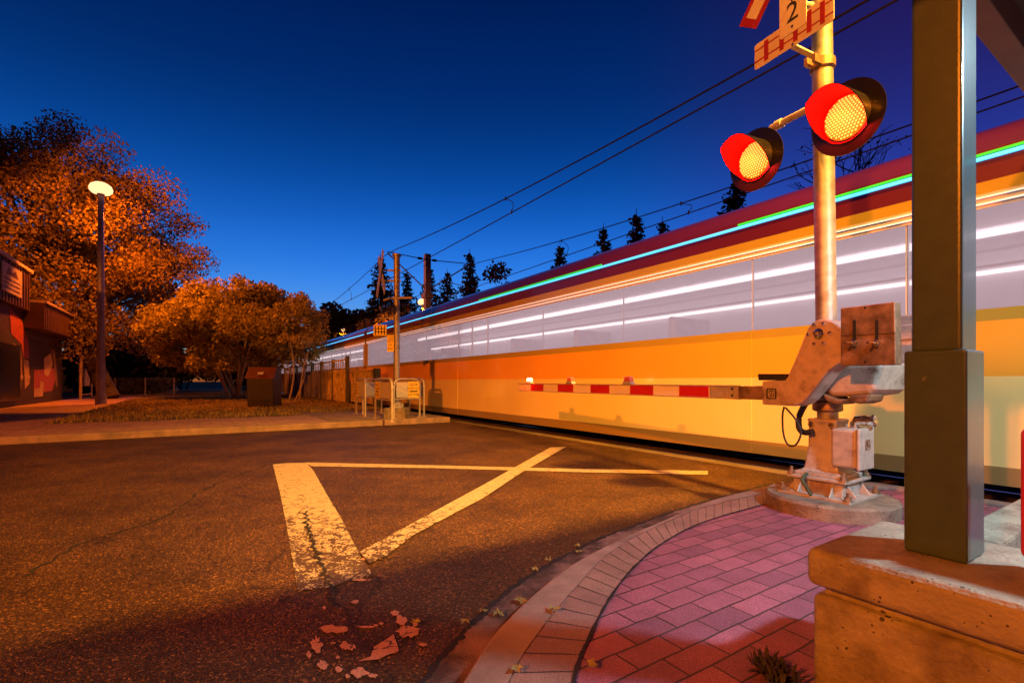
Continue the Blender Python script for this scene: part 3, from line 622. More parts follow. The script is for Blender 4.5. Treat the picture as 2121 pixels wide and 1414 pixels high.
b = MB(); b.sdbox(15.2, 17.3, -5.47, -5.43, 4.0, 4.95); b.sdbox(15.4, 17.1, -5.43, -5.425, 4.12, 4.17, 1); b.sdbox(15.4, 17.1, -5.43, -5.425, 4.27, 4.32, 1); b.sdbox(15.4, 17.1, -5.43, -5.425, 4.42, 4.47, 1); b.prism([W(15.6, -5.43, 4.6), W(16.9, -5.43, 4.6), W(16.6, -5.43, 4.85), W(16.2, -5.43, 4.7), W(15.9, -5.43, 4.88)], N*.005, 1); b.build('sign', [MATS['board'], MATS['bld_metal']], bl)
bl.location += T*7.1
# gate with board, chain fence, far cream house
gt = empty('yard_gate', W(25.6, -5.2, .07), 'narrow wire gate with a plain board beside the mural shop', 'gate')
b = MB()
for s in (25.5, 28.3): b.tube([W(s, -5.0, .07), W(s, -5.0, 2.3)], .06, 8)
b.tube([W(25.5, -5.0, 2.2), W(28.3, -5.0, 2.2)], .04, 8); b.tube([W(25.5, -5.0, .3), W(28.3, -5.0, .3)], .04, 8); b.build('frame', MATS['board'], gt)
b = MB(); b.sdbox(26.1, 27.9, -5.04, -5.0, .75, 2.0); b.build('board', MATS['board'], gt)
gt.location += T*6.4
cf = empty('chain_fence', W(29, -4.6, .07), 'low wire mesh fence behind the base of the tall street lamp', 'fence')
fx = [at(162, 0, 33), at(192, 0, 32), at(238, 0, 30), at(300, 0, 30), at(360, 0, 31)]
fx = [V((p.x, p.y, .07)) for p in fx]
for p in fx: b = MB(); b.tube([p, p+Z*1.15], .045, 8); b.build('post', MATS['board'], cf)
b = MB()
for i in range(len(fx)-1):
    p, q = fx[i], fx[i+1]; b.tube([p+Z*1.1, q+Z*1.1], .025, 6)
    k = int((q-p).length/.14)
    for j in range(k):
        u = p.lerp(q, j/k); b.tube([u+Z*.05, u+(q-p)/k*4+Z*1.08], .006, 3, cap=False); b.tube([u+Z*1.08, u+(q-p)/k*4+Z*.05], .006, 3, cap=False)
b.build('mesh', MATS['galv'], cf)
hc = at(190, 770, 42); hs_ = empty('house', (hc.x, hc.y, .07), 'small cream house with a window seen far behind the street lamp pole', 'house')
b = MB(); b.obox((hc.x, hc.y+2, 1.6), (V((1, 0, 0)), V((0, 1, 0)), Z), (2.6, 2, 1.6)); b.build('wall', MATS['house_wall'], hs_)
b = MB(); b.prism([(hc.x-3, hc.y-.4, 3.2), (hc.x+3, hc.y-.4, 3.2), (hc.x, hc.y-.4, 4.6)], (0, 5, 0)); b.build('roof', MATS['house_dark'], hs_)
w = MB(); w.obox((hc.x-.1, hc.y-.02, 1.75), (V((1, 0, 0)), V((0, 1, 0)), Z), (.5, .03, .75)); wf = w.build('window', MATS['sign_white'], hs_)
w = MB(); w.obox((hc.x-.1, hc.y-.06, 1.75), (V((1, 0, 0)), V((0, 1, 0)), Z), (.42, .02, .66)); w.build('pane', MATS['window_lamp'], wf)
# hill house far
hc = at(702, 668, 90); hh = empty('house', (hc.x, hc.y, 0), 'dark far house on the rise above the end of the train', 'house')
b = MB(); b.obox((hc.x, hc.y, hc.z*.5), (V((1, 0, 0)), V((0, 1, 0)), Z), (3.2, 3, hc.z*.5)); b.build('wall', MATS['house_dark'], hh)
b = MB(); b.prism([(hc.x-3.8, hc.y-3.3, hc.z), (hc.x+3.8, hc.y-3.3, hc.z), (hc.x+2.2, hc.y-3.3, hc.z+1.5), (hc.x-2.2, hc.y-3.3, hc.z+1.5)], (0, 6.6, 0)); rf = b.build('roof', MATS['house_dark'], hh)
b = MB(); b.obox((hc.x+.8, hc.y, hc.z+1.8), (V((1, 0, 0)), V((0, 1, 0)), Z), (.4, .4, .6)); b.build('chimney', MATS['bld_brick'], rf)
for dx in (-1.6, .9): b = MB(); b.obox((hc.x+dx, hc.y-3.02, hc.z-1.1), (V((1, 0, 0)), V((0, 1, 0)), Z), (.45, .03, .4)); b.build('window', MATS['window_lamp'], hh)

# ------------------------------------------------------------------ litter bin
pb = gp(539, 845, ZF); bn = empty('litter_bin', (pb.x, pb.y, ZF), 'dark slanted litter bin with red-brown lid on the grass verge', 'litter bin')
x = V((1, .12, 0)).normalized(); y = V((-.12, 1, 0)).normalized()
b = MB(); prof = [(-.36, .05), (.38, .05), (.38, 1.32), (-.16, 1.32), (-.46, .98), (-.40, .3)]
b.prism([V((pb.x, pb.y, ZF))+y*(a+.4)+Z*z-x*.42 for a, z in prof], x*.84); b.build('body', MATS['bin_dark'], bn, bevel=.02)
b = MB(); b.prism([V((pb.x, pb.y, ZF))+y*(a+.4)+Z*z-x*.45 for a, z in [(-.16, 1.325), (.40, 1.325), (.40, 1.37), (-.18, 1.37), (-.50, .99), (-.467, .975)]], x*.9); ld = b.build('lid', MATS['bin_lid'], bn, bevel=.01)
b = MB(); p = V((pb.x, pb.y, ZF))+y*.06+Z*1.13; b.obox(p-y*.005+Z*.03-y*.02, (x, (y*.66+Z*.75).normalized(), (Z*.66-y*.75).normalized()), (.09, .05, .012)); b.build('handle', MATS['sign_white'], ld)

# ------------------------------------------------------------------ wooden fence, gate panel
fe = empty('wooden_fence', W(19.7, 4.95, ZF), 'weathered board fence with open top trellis running beside the train', 'fence')
sp = [19.7+2.4*i for i in range(8)]
for i, s in enumerate(sp):
    b = MB(); b.sdbox(s-.07, s+.07, 4.86, 5.0, ZF, 1.95 if i else 2.0); b.build('post', MATS['fence_post'], fe, bevel=.01)
for i in range(len(sp)-1):
    b = MB(); s0, s1 = sp[i]+.07, sp[i+1]-.07; k = 15
    for j in range(k):
        u = s0+(s1-s0)*j/k; b.sdbox(u+.004, u+(s1-s0)/k-.004, 4.90+.008*(j % 2), 4.93+.008*(j % 2), ZF+.06, 1.38)
    for j in range(6):
        u = s0+(s1-s0)*(j+.5)/6; b.sdbox(u-.03, u+.03, 4.90, 4.93, 1.46, 1.82)
    b.sdbox(s0, s1, 4.89, 4.97, 1.385, 1.455); b.sdbox(s0, s1, 4.88, 4.98, 1.825, 1.89)
    b.build('panel', MATS['fence_wood'], fe)
fg = empty('fence_panel', W(17.9, 5.02, ZF), 'short lower slatted fence end with a green post beside the barriers', 'fence')
b = MB(); s0, s1 = 16.35, 19.5
for j in range(14): u = s0+(s1-s0)*j/14; b.sdbox(u+.03, u+.17, 5.0, 5.03, ZF+.1, 1.36)
b.sdbox(s0, s1, 5.035, 5.08, ZF+.12, ZF+.24); b.sdbox(s0, s1, 5.035, 5.08, 1.2, 1.3); b.sdbox(s0, s1, 4.98, 5.09, 1.365, 1.41); b.build('slats', MATS['fence_wood'], fg)
b = MB(); b.sdbox(16.0, 16.33, 4.93, 5.1, ZF, 1.43); b.build('post', MATS['gate_green'], fg, bevel=.01)

# ------------------------------------------------------------------ pedestrian barriers
def barrier(p, q, label, sign_at, panel=True, both=False):
    p, q = V((p.x, p.y, ZF)), V((q.x, q.y, ZF)); u = (q-p).normalized(); L_ = (q-p).length; nrm = V((u.y, -u.x, 0))
    root = empty('pedestrian_barrier', p.lerp(q, .5), label, 'barrier', 'maze barriers at the crossing')
    H = .95; r = min(.16, L_*.3); path = [p, p+Z*(H-r)]
    for a in (30, 60, 90): path.append(p+u*(r-r*math.cos(R(a)))+Z*(H-r+r*math.sin(R(a))))
    for a in (90, 60, 30, 0): path.append(q-u*(r-r*math.cos(R(a)))+Z*(H-r+r*math.sin(R(a))))
    path.append(q)
    b = MB(); b.tube(path, .026, 10); b.build('frame', MATS['alum'], root, smooth=60)
    b = MB(); b.tube([p+Z*.47, q+Z*.47], .018, 8); b.build('rail', MATS['alum'], root, smooth=60)
    for e in (p, q): b = MB(); b.lathe(e, Z, [(.075, .0), (.075, .012), (.04, .02)], 12); b.build('foot_plate', MATS['cast'], root)
    if panel: b = MB(); b.obox(p.lerp(q, .5)+Z*.69, (u, nrm, Z), (L_/2-.06, .006, .185)); b.build('panel', MATS['sign_white'], root)
    if sign_at is not None:
        wd_ = min(.15, L_*.4); c = p+u*sign_at+Z*.69+nrm*.016; b = MB(); b.obox(c, (u, nrm, Z), (wd_, .004, .20)); sg = b.build('sign', MATS['sign_yellow'], root)
        k = wd_/.15
        for t_, zz, sz in (('LOOK', .12, .085*k), ('BOTH WAYS', .03, .06*k), ('FOR TRAINS', -.12, .055*k)): b = MB(); b.text(t_, sz, c+Z*zz+nrm*.005, u, Z); b.build('lettering', MATS['sign_black'], sg)
        b = MB(); b.obox(c-Z*.04+nrm*.006, (u, nrm, Z), (wd_*.7, .001, .014)); b.build('bar', MATS['sign_black'], sg)
    return root
barrier(gp(738, 857, ZF), gp(757, 862, ZF), 'short tube barrier with yellow sign, leftmost at the crossing', .13)
barrier(gp(752, 858, ZF), gp(790, 856, ZF), 'tube barrier with plain pale panel behind the two yellow signs', None)
barrier(gp(778, 866, ZF), gp(812, 874, ZF), 'nearest tube barrier with yellow look both ways sign left of the mast', .22)
barrier(gp(816, 867, ZF), gp(869, 864, ZF), 'tube barrier with scribbled pale panel right of the far signal mast', .52)
barrier(gp(848, 859, ZF), gp(878, 863, ZF), 'rightmost tube barrier closest to the train, partly behind another', .30)

# ------------------------------------------------------------------ flasher unit
def hexdots(b, c, ax, rad, sp, rd, bulge, m):
    ax = V(ax).normalized(); x = ax.cross(Z).normalized(); y = x.cross(ax)
    k = int(rad/sp)+1
    for i in range(-k, k+1):
        for j in range(-k-1, k+2):
            u, v = (j+.5*(i % 2))*sp, i*sp*.866
            if u*u+v*v < (rad-rd)**2:
                p = c+x*u+y*v+ax*(bulge*(1-(u*u+v*v)/rad**2)+.0065); b.add([p+x*(rd*math.cos(a*1.0472))+y*(rd*math.sin(a*1.0472)) for a in range(6)], [tuple(range(6))], m)
emit('lens_glow', (1.0, .28, .010), .52); emit('lens_dot', (1.0, .70, .13), 1.05)
mat('lens_off', (.25, .03, .02), .25, var=.1, coat=.5)
def flasher(parent, c, ax, k=1.0, lit=True):
    c = V(c); ax = V(ax).normalized(); x = ax.cross(Z).normalized(); y = x.cross(ax)
    b = MB(); b.lathe(c, ax, [(.10*k, -.13*k), (.14*k, -.11*k), (.15*k, -.02*k), (.222*k, -.02*k), (.236*k, -.014*k), (.236*k, -.006*k), (.145*k, .0)], 40); fl = b.build('flasher', MATS['black_gloss'], parent, smooth=40)
    b = MB(); b.lathe(c, ax, [(.140*k, 0), (.136*k, .006*k), (.10*k, .015*k), (.05*k, .022*k), (.004, .024*k)], 32, 0)
    if lit: hexdots(b, c, ax, .136*k, .0205, .0078, .024, 1)
    b.build('lens', [MATS['lens_glow'], MATS['lens_dot']] if lit else MATS['lens_off'], fl, smooth=50)
    # hood: long over the top and the sides, cut away below
    n = 56; vs = []; fs = []
    for i in range(n+1):
        ph = 2*math.pi*i/n; a = abs((math.degrees(ph)+180) % 360-180)    # angle from the top
        Ln = .25 if a < 48 else (.25-(a-48)/(128-48)*.235 if a < 128 else .015); Ln *= k
        dr = x*math.sin(ph)+y*math.cos(ph)
        for r_, h in ((.152, 0), (.164, Ln), (.158, Ln), (.146, 0)): vs.append(c+dr*(r_*k)+ax*(h-.008*k if h else -.008*k))
    for i in range(n):
        o = 4*i
        fs += [(o, o+4, o+5, o+1), (o+1, o+5, o+6, o+2), (o+2, o+6, o+7, o+3)]
    b = MB(); b.add(vs, fs); m_ = [1 if j % 3 == 2 else 0 for j in range(len(fs))]; b.m = m_
    b.build('hood', [MATS['black_gloss'], MATS['visor_red_glow']] if lit else [MATS['black_gloss'], MATS['black_gloss']], fl, smooth=35)
    if lit: light('lens_light', 'POINT', c+ax*.13, (1, .012, .010), 24*k, fl, .06)
    return fl

# ------------------------------------------------------------------ near crossing signal with gate
C = V((2.41, 3.68, 0))
sg = empty('crossing_signal', (C.x, C.y, ZP), 'tall near crossing signal with two lit red flashers and lowered striped gate arm', 'crossing signal')
b = MB(); b.lathe((C.x+.01, C.y, 0), Z, [(.43, -.02), (.435, .12), (.42, .14), (.2, .143)], 48); b.build('foundation', MATS['foundation_concrete'], sg, smooth=35)
b = MB(); b.obox(C+Z*.152, (T, N, Z), (.25, .25, .011)); b.obox(C+Z*.215, (T, N, Z), (.17, .17, .053)); b.obox(C+Z*.278, (T, N, Z), (.205, .205, .011)); b.obox(C+Z*.302, (T, N, Z), (.165, .165, .013))
for i in (-1, 1):
    for ax1, ax2 in ((T, N), (N, T)):
        for w_ in (-.11, .11): p = C+ax1*(.17*i)+ax2*w_+Z*.163; b.prism([p-ax2*.006, p+ax1*(.07*i)-ax2*.006, p+Z*.1-ax2*.006], ax2*.012)
b.build('base_frame', MATS['alum'], sg, bevel=.004)
for i in (-1, 1):
    for j in (-1, 1):
        for rr_, zz in ((.225, .163), (.18, .289)):
            p = C+T*(rr_*i)+N*(rr_*j)+Z*zz; b = MB(); b.lathe(p, Z, [(.032, 0), (.032, .005)], 12); b.lathe(p, Z, [(.021, .005), (.021, .026)], 6); b.lathe(p, Z, [(.011, .026), (.011, .055)], 8); b.build('bolt', MATS['weight_steel'], sg)
# tapered base casting
b = MB(); vs = []
for z, h in ((.315, .145), (.34, .12), (.50, .10), (.68, .098), (.70, .105), (.715, .105)): vs += [C+T*(h*i)+N*(h*j)+Z*z for i, j in ((-1, -1), (1, -1), (1, 1), (-1, 1))]
b.add(vs, [(4*i+j, 4*i+(j+1) % 4, 4*i+4+(j+1) % 4, 4*i+4+j) for i in range(5) for j in range(4)]+[(3, 2, 1, 0), (20, 21, 22, 23)]); b.build('base_casting', MATS['alum'], sg, bevel=.014, seg=3)
# junction box on the near right side
jb = C-T*.17-N*.055
b = MB(); b.obox(jb+Z*.52, (T, N, Z), (.085, .105, .14)); jo = b.build('junction_box', MATS['alum'], sg, bevel=.02, seg=3)
b = MB(); b.obox(jb-T*.095+Z*.52, (T, N, Z), (.014, .118, .15)); cv = b.build('cover', MATS['alum'], jo, bevel=.016, seg=3)
def emblem(o, x, y, s, parent, m):
    """square badge with two interlaced S curves"""
    nn = x.cross(y).normalized(); b = MB(); t_ = s*.10
    for cx, cy, hx, hy in ((0, s, s, t_), (0, -s, s, t_), (s, 0, t_, s-t_), (-s, 0, t_, s-t_)): b.obox(o+x*cx+y*cy+nn*.002, (x, y, nn), (hx, hy, .003))
    for ox in (-.28, .28):
        pts = []
        for k_ in range(9): a = R(20+k_*31); pts.append((ox*s+.26*s*math.cos(a), .33*s+.3*s*math.sin(a)))
        for k_ in range(9): a = R(90-k_*31); pts.append((ox*s+.26*s*math.cos(a), -.30*s+.3*s*math.sin(a)))
        b.tube([o+x*u+y*v+nn*.002 for u, v in pts], s*.075, 6)
    return b.build('emblem', m, parent)
emblem(jb-T*.109+Z*.55, N, Z, .032, cv, MATS['weight_steel'])
b = MB(); pe = jb+N*.04-T*.02
b.tube([pe+Z*.655, pe+Z*.69, pe-T*.015+Z*.715, pe-T*.06+Z*.72, pe-T*.10+Z*.715], [.036, .036, .038, .038, .034], 14); b.lathe(pe-T*.10+Z*.715, -T, [(.044, 0), (.044, .02), (.03, .03)], 8); b.build('conduit_elbow', MATS['chrome'], sg, smooth=40)
for i in (-1, 1): b = MB(); b.lathe(C-N*.105+T*(.07*i)+Z*.675, -N, [(.02, 0), (.02, .02), (.012, .03)], 6); b.build('bolt', MATS['chrome'], sg)
# wires at the base frame
b = MB(); p = C-N*.25+T*.06; b.tube([p+Z*.31+N*.05, p+Z*.27-N*.02, p+Z*.2-T*.03, p+Z*.165-T*.06-N*.01], .012, 8); b.build('ground_cable', MATS['gate_green'], sg, smooth=60)
b = MB(); b.obox(C-N*.173-T*.02+Z*.215, (T, N, Z), (.07, .006, .04)); b.build('cover_plate', MATS['weight_steel'], sg, bevel=.004)
# mast
def mast(z): return V((2.405-.0149*(z-.776), C.y, z))
b = MB(); b.tube([mast(.70), mast(2.0), mast(3.5), mast(5.6)], .0705, 28); b.lathe(mast(5.6), Z, [(.075, 0), (.075, .03), (.03, .06)], 20); b.build('mast', MATS['galv'], sg, smooth=40)
b = MB(); b.lathe(mast(.78), Z, [(.085, -.01), (.10, 0), (.10, .06), (.085, .07)], 24); b.lathe(mast(.87), Z, [(.12, 0), (.12, .05)], 6); b.build('collar', MATS['weight_steel'], sg, smooth=35)
# gate arm support casting (tan), seen broadside
def armplane(pts, off): return [rp(*z5(*p), P0+F*off, F) for p in pts]
pl = armplane([(220, 535), (340, 528), (365, 518), (378, 490), (420, 395), (465, 280), (492, 222), (515, 192), (550, 174), (590, 172), (630, 184), (662, 208), (690, 230), (700, 420), (655, 442), (615, 470), (580, 510), (530, 575), (478, 640), (445, 668), (405, 681), (220, 672)], .085)
b = MB(); b.prism(pl, -F*.17); su = b.build('arm_support', MATS['cast'], sg, bevel=.012, seg=3)
hub = rp(*z5(556, 258), P0+F*.085, F)
b = MB(); b.lathe(hub, F, [(.036, 0), (.036, .008), (.026, .010), (.018, .012), (.018, .03), (.009, .03), (.009, .06)], 20); b.build('pivot', MATS['chrome'], su, smooth=35)
for a in (65, 115, 180, 245, 297, 0): p = hub+A*(.073*-math.cos(R(a)))+Z*(.073*math.sin(R(a))); b = MB(); b.lathe(p, F, [(.014, 0), (.014, .008), (.009, .016)], 6); b.build('bolt', MATS['chrome'], su)
emblem(rp(*z5(277, 608), P0+F*.087, F), -A, Z, .036, su, MATS['black'])
# black junction tray on the support and its lead
b = MB(); q = armplane([(195, 492), (360, 492), (360, 530), (200, 530)], .09); b.prism(q, -F*.2); b.build('tray', MATS['black'], sg, bevel=.004)
# housing of the drive between support and mast
pl = armplane([(575, 455), (640, 430), (930, 425), (912, 480), (885, 585), (850, 612), (760, 625), (620, 628), (590, 600), (578, 540)], -.12)
b = MB(); b.prism(pl, -F*.40); b.build('drive_housing', MATS['cast'], sg, bevel=.035, seg=4)
b = MB(); q = armplane([(560, 600), (660, 640), (720, 640), (735, 618), (850, 612), (835, 655), (790, 668), (720, 655), (660, 672), (600, 655)], -.10); b.prism(q, -F*.2); b.build('clamp', MATS['weight_steel'], sg, bevel=.012)
# counterweight plates with slots and bolts
wq = armplane([(680, 108), (1000, 70), (1006, 440), (680, 445)], .17); b = MB(); b.prism(wq, -F*.07); cw = b.build('counterweight', MATS['weight_steel'], sg, bevel=.007, seg=3)
b = MB(); wq = armplane([(681, 269), (1005, 252), (1005, 256), (681, 272)], .1715); b.prism(wq, -F*.003)
for x0 in (762, 893): 
    q = armplane([(x0-10, 182), (x0, 174), (x0+10, 182), (x0+10, 338), (x0, 348), (x0-10, 338)], .172); b.prism(q, -F*.004)
for x0, y0 in ((826, 105), (826, 422)): b.lathe(rp(*z5(x0, y0), P0+F*.1705, F), F, [(.008, 0), (.008, .001)], 10)
b.build('slot', MATS['black'], cw)
for x0 in (762, 893):
    p = rp(*z5(x0, 312), P0+F*.172, F); b = MB(); b.lathe(p, F, [(.024, 0), (.024, .004), (.018, .005), (.018, .022), (.008, .023), (.008, .10)], 6); b.build('bolt', MATS['chrome'], cw)
# rear counterweight arm on the far side of the mast
b = MB(); q = [rp(x, y, P0-F*.45, F) for x, y in ((1855, 654), (1935, 648), (1935, 758), (1855, 762))]; b.prism(q, -F*.1); b.prism([rp(x, y, P0-F*.44, F) for x, y in ((1850, 674), (1935, 668), (1935, 700), (1850, 705))], -F*.12); b.build('counterweight', MATS['cast'], sg, bevel=.008)
# drive cable loops
b = MB(); lp = [rp(*z5(x, y), P0-F*.02, F) for x, y in ((352, 685), (342, 730), (345, 830), (365, 895), (398, 916), (430, 895), (450, 830), (420, 760), (360, 690))]
b.tube(smoothcurve(lp, 5), .007, 7); b.build('lead', MATS['rubber'], sg, smooth=60)
b = MB(); lp = [rp(*z5(x, y), P0-F*.16, F) for x, y in ((520, 600), (480, 660), (440, 740), (440, 810), (470, 835), (520, 830))]
b.tube(smoothcurve(lp, 5), .022, 10); b.build('conduit', MATS['rubber'], sg, smooth=60)
# gate arm, chequered red and white
def armS(px): u = (px-1060.5)/1000; return (2.1-3.6*u)/(.5+u)
def ap(px, z, off=0): s = armS(px); return V((2.1-.5*s, 3.6+s, z))+F*off
ZA, HA = .907, .057
def armbox(b, x0, x1, h, th, m=0, off=0):
    p, q = ap(x0, ZA, off), ap(x1, ZA, off); b.obox(p.lerp(q, .5), (A, F, Z), ((q-p).length/2, th, h), m)
b = MB(); armbox(b, 1538, 1075, HA, .012); ga = b.build('gate_arm', MATS['arm_white'], sg, bevel=.003)
for z in (HA-.003, -HA+.003): b = MB(); p, q = ap(1538, ZA+z, .016), ap(1075, ZA+z, .016); b.obox(p.lerp(q, .5), (A, F, Z), ((q-p).length/2, .005, .005)); b.build('edge_trim', MATS['alum'], ga)
for x0, x1 in ((1101, 1127), (1157, 1189), (1225, 1264), (1307, 1355), (1409, 1470)):
    b = MB(); armbox(b, x1, x0, HA-.008, .0145); b.build('red_stripe', MATS['stripe_red'], ga)
b = MB(); armbox(b, 1536, 1472, HA-.008, .0135); b.build('arm_plate', MATS['alum'], ga)
for z in (.028, -.028): b = MB(); b.lathe(ap(1519, ZA+z, .014), F, [(.010, 0), (.010, .006)], 8); b.build('bolt', MATS['black'], ga)
b = MB(); armbox(b, 1600, 1534, HA-.002, .03); b.build('arm_coupling', MATS['weight_steel'], ga, bevel=.006)
emit('arm_lamp_lit', (1, .35, .12), 9.0); mat('arm_lamp', (.6, .12, .08), .25, var=.1, coat=.6)
for x0, lit in ((1097, True), (1182, False), (1302, False)):
    p = ap(x0, ZA+HA); b = MB(); b.obox(p+Z*.008, (A, F, Z), (.075, .03, .008)); b.obox(p+Z*.024, (A, F, Z), (.062, .03, .01)); la = b.build('arm_lamp', MATS['alum'], ga, bevel=.004)
    b = MB(); vs = [p+A*(hx*i)+F*(hy*j)+Z*z for z, hx, hy in ((.034, .056, .03), (.085, .042, .024)) for i, j in ((-1, -1), (1, -1), (1, 1), (-1, 1))]
    b.add(vs, [(0, 1, 2, 3), (7, 6, 5, 4)]+[(j, 4+j, 4+(j+1) % 4, (j+1) % 4) for j in range(4)]); b.build('lamp_lens', MATS['arm_lamp_lit' if lit else 'arm_lamp'], la, bevel=.008)
    if lit: light('lens_light', 'POINT', p+F*.06+Z*.07, (1, .03, .015), 5, la, .03)
# flashers on the crossarm
mast_c = mast(3.0)
c_r = at(1752, 247, 3.24); c_l = at(1563, 329, 3.86); c_r.z = c_l.z = 2.765
mid = (c_r+c_l)/2; ax = (F-Z*.09).normalized()
flasher(sg, c_r, ax); flasher(sg, c_l, ax)
b = MB()
pr, pq = c_r-F*.12, c_l-F*.12; zz = 3.02
b.tube([pr+Z*.2, V((pr.x, pr.y, zz-.06)), V((pr.x, pr.y, zz))+A*.06, V((pq.x, pq.y, zz))-A*.06, V((pq.x, pq.y, zz-.06)), pq+Z*.2], .026, 14)
b.lathe(V((pq.x, pq.y, zz))-A*.1, -A, [(.036, 0), (.036, .05)], 14); b.lathe(V((pr.x, pr.y, zz))+A*.05, A, [(.036, 0), (.036, .05)], 14)
m_ = V(((pr.x+pq.x)/2, (pr.y+pq.y)/2, zz)); b.tube([m_, V((mast_c.x, mast_c.y, zz))], .03, 12); b.build('crossarm', MATS['alum'], sg, smooth=35)
for e in (pr, pq): b = MB(); b.lathe(V((e.x, e.y, 2.93)), Z, [(.05, 0), (.055, .03), (.05, .06), (.03, .07)], 12); b.build('clamp', MATS['weight_steel'], sg)
b = MB(); b.lathe(mast(2.97), Z, [(.085, 0), (.092, .01), (.092, .09), (.085, .1)], 24); b.build('collar', MATS['alum'], sg, smooth=35)
# track count sign
def sp_(px, py): return rp(px, py, V((2.266, 3.40, 0)), F)
tq = [sp_(1563, 147), sp_(1727, 42), sp_(1727, -18), sp_(1563, 93)]
o0 = tq[0]; wS = (tq[1]-tq[0]).length; uS = -A; hS = .205; o0.z = 3.54
def sgp(u, v, off=0): return V((o0.x, o0.y, 3.54))+uS*u+Z*v+F*off
def rrect(w0, w1, v0, v1, r=.02):
    out = []
    for cx, cy, a0 in ((w1-r, v1-r, 0), (w0+r, v1-r, 90), (w0+r, v0+r, 180), (w1-r, v0+r, 270)):
        for a in (0, 30, 60, 90): out.append((cx+r*math.cos(R(a0+a)), cy+r*math.sin(R(a0+a))))
    return out
b = MB(); b.prism([sgp(u, v) for u, v in rrect(0, wS, 0, hS)], -F*.006); ts = b.build('track_sign', MATS['sign_white'], sg)
b = MB()
for v in (.055, .145): b.prism([sgp(u, w, .001) for u, w in ((0.0, v), (wS, v), (wS, v+.012), (0.0, v+.012))], F*.001)
for u in (.105, .235, .345, .45, .545): b.prism([sgp(u+p, w, .0025) for p, w in ((-.018, .025), (.018, .025), (.018, .185), (-.018, .185))], F*.001)
b.build('track_symbol', MATS['sign_red'], ts)
b = MB(); b.prism([sgp(u, v, .006) for u, v in rrect(.22, .43, .105, .52)], -F*.006); pn = b.build('number_plate', MATS['sign_white'], sg)
b = MB(); b.text('2', .21, sgp(.325, .255, .008), uS, Z, m=0); b.build('numeral', MATS['sign_black'], pn)
for u, v in ((.325, .35), (.325, .148)): b = MB(); b.lathe(sgp(u, v, .007), F, [(.010, 0), (.010, .005)], 8); b.build('bolt', MATS['chrome'], pn)
b = MB(); b.lathe(sgp(.325, .012, .002), F, [(.010, 0), (.010, .006)], 8); b.build('bolt', MATS['chrome'], ts)
b = MB(); p = sgp(.325, .0, -.008); q = mast(3.40); b.obox(p.lerp(V((q.x, q.y, 3.44)), .5)+Z*.0, ((V((q.x, q.y, 3.44))-p).normalized(), A, Z), ((p-q).length/2, .022, .006)); b.build('sign_bracket', MATS['alum'], sg)
b = MB(); p = sgp(.325, .33, -.008); b.tube([p, mast(3.85)], .02, 8); b.build('sign_bracket', MATS['alum'], sg)
b = MB(); b.lathe(mast(3.36), Z, [(.078, 0), (.086, .01), (.086, .07), (.078, .08)], 20)
for i in (-1, 1): b.obox(mast(3.40)+F*.09+A*(.03*i), (A, F, Z), (.012, .07, .03))
b.build('collar', MATS['weight_steel'], sg, smooth=35)
# crossbuck above
cbk = sgp(.325, .86, .02)
for sgn, off in ((1, 0), (-1, .012)):
    u = (uS*math.cos(R(52))*sgn+Z*math.sin(R(52))); v = (uS*-math.sin(R(52))*sgn+Z*math.cos(R(52))); o = cbk+F*off
    b = MB(); b.obox(o, (u, v, F), (.61, .1, .003), 0); b.obox(o+F*.004, (u, v, F), (.55, .055, .002), 1); b.build('crossbuck', [MATS['sign_red'], MATS['sign_white']], sg)
b = MB(); b.tube([cbk-F*.01, mast(4.4)], .025, 8); b.build('sign_bracket', MATS['alum'], sg)

# ------------------------------------------------------------------ far crossing signal
fb = gp(816, 867, ZF); fc = V((fb.x, fb.y+.28, ZF))
fs_ = empty('crossing_signal', fc, 'slim far crossing signal with edge-on crossbuck among the barriers', 'crossing signal')
b = MB(); b.obox(fc+Z*.12, (V((1, 0, 0)), V((0, 1, 0)), Z), (.26, .26, .13)); b.build('foundation', MATS['foundation_concrete'], fs_, bevel=.02)
b = MB(); b.lathe(fc+Z*.25, Z, [(.17, 0), (.17, .03), (.12, .06), (.10, .3), (.13, .33), (.09, .38)], 12)
for i in range(6): b.lathe(fc+V((.14*math.cos(i*1.05), .14*math.sin(i*1.05), .28)), Z, [(.025, 0), (.02, .08)], 6)
b.build('base_casting', MATS['alum'], fs_, smooth=35)
b = MB(); b.tube([fc+Z*.55, fc+Z*2, fc+Z*3.95], .075, 18); b.lathe(fc+Z*3.95, Z, [(.11, 0), (.11, .05)], 16); b.build('mast', MATS['galv'], fs_, smooth=40)
X1 = V((1, 0, 0)); Y1 = V((0, 1, 0))
# its signs face away along the road: blades seen almost edge on
fn = -F; fu = A
cb = fc+V((-.38, -.05, 3.50))
for sgn in (1, -1):
    u = (fu*math.cos(R(52))*sgn+Z*math.sin(R(52))); v = (fu*-math.sin(R(52))*sgn+Z*math.cos(R(52)))
    b = MB(); b.obox(cb+fn*(.02*sgn), (u, v, fn), (.62, .10, .006)); b.build('crossbuck', MATS['alum'], fs_)
for z in (3.45, 3.70): b = MB(); b.tube([fc+V((-.36, -.05, z-ZF)), fc+V((.1, 0, z-ZF))], .025, 8); b.build('sign_bracket', MATS['alum'], fs_)
b = MB(); b.tube([fc+V((-.38, .25, 2.92)), fc+V((-.15, -.05, 2.92)), fc+V((.4, -.1, 2.92))], .03, 10); b.build('crossarm', MATS['alum'], fs_)
for dx, dy in ((-.34, .15), (-.12, -.2), (.10, .2), (.30, -.1)): flasher(fs_, fc+V((dx, dy, 2.66)), F*(-1 if dx < 0 else 1)+V((0, -.1, 0)), .52, lit=False)
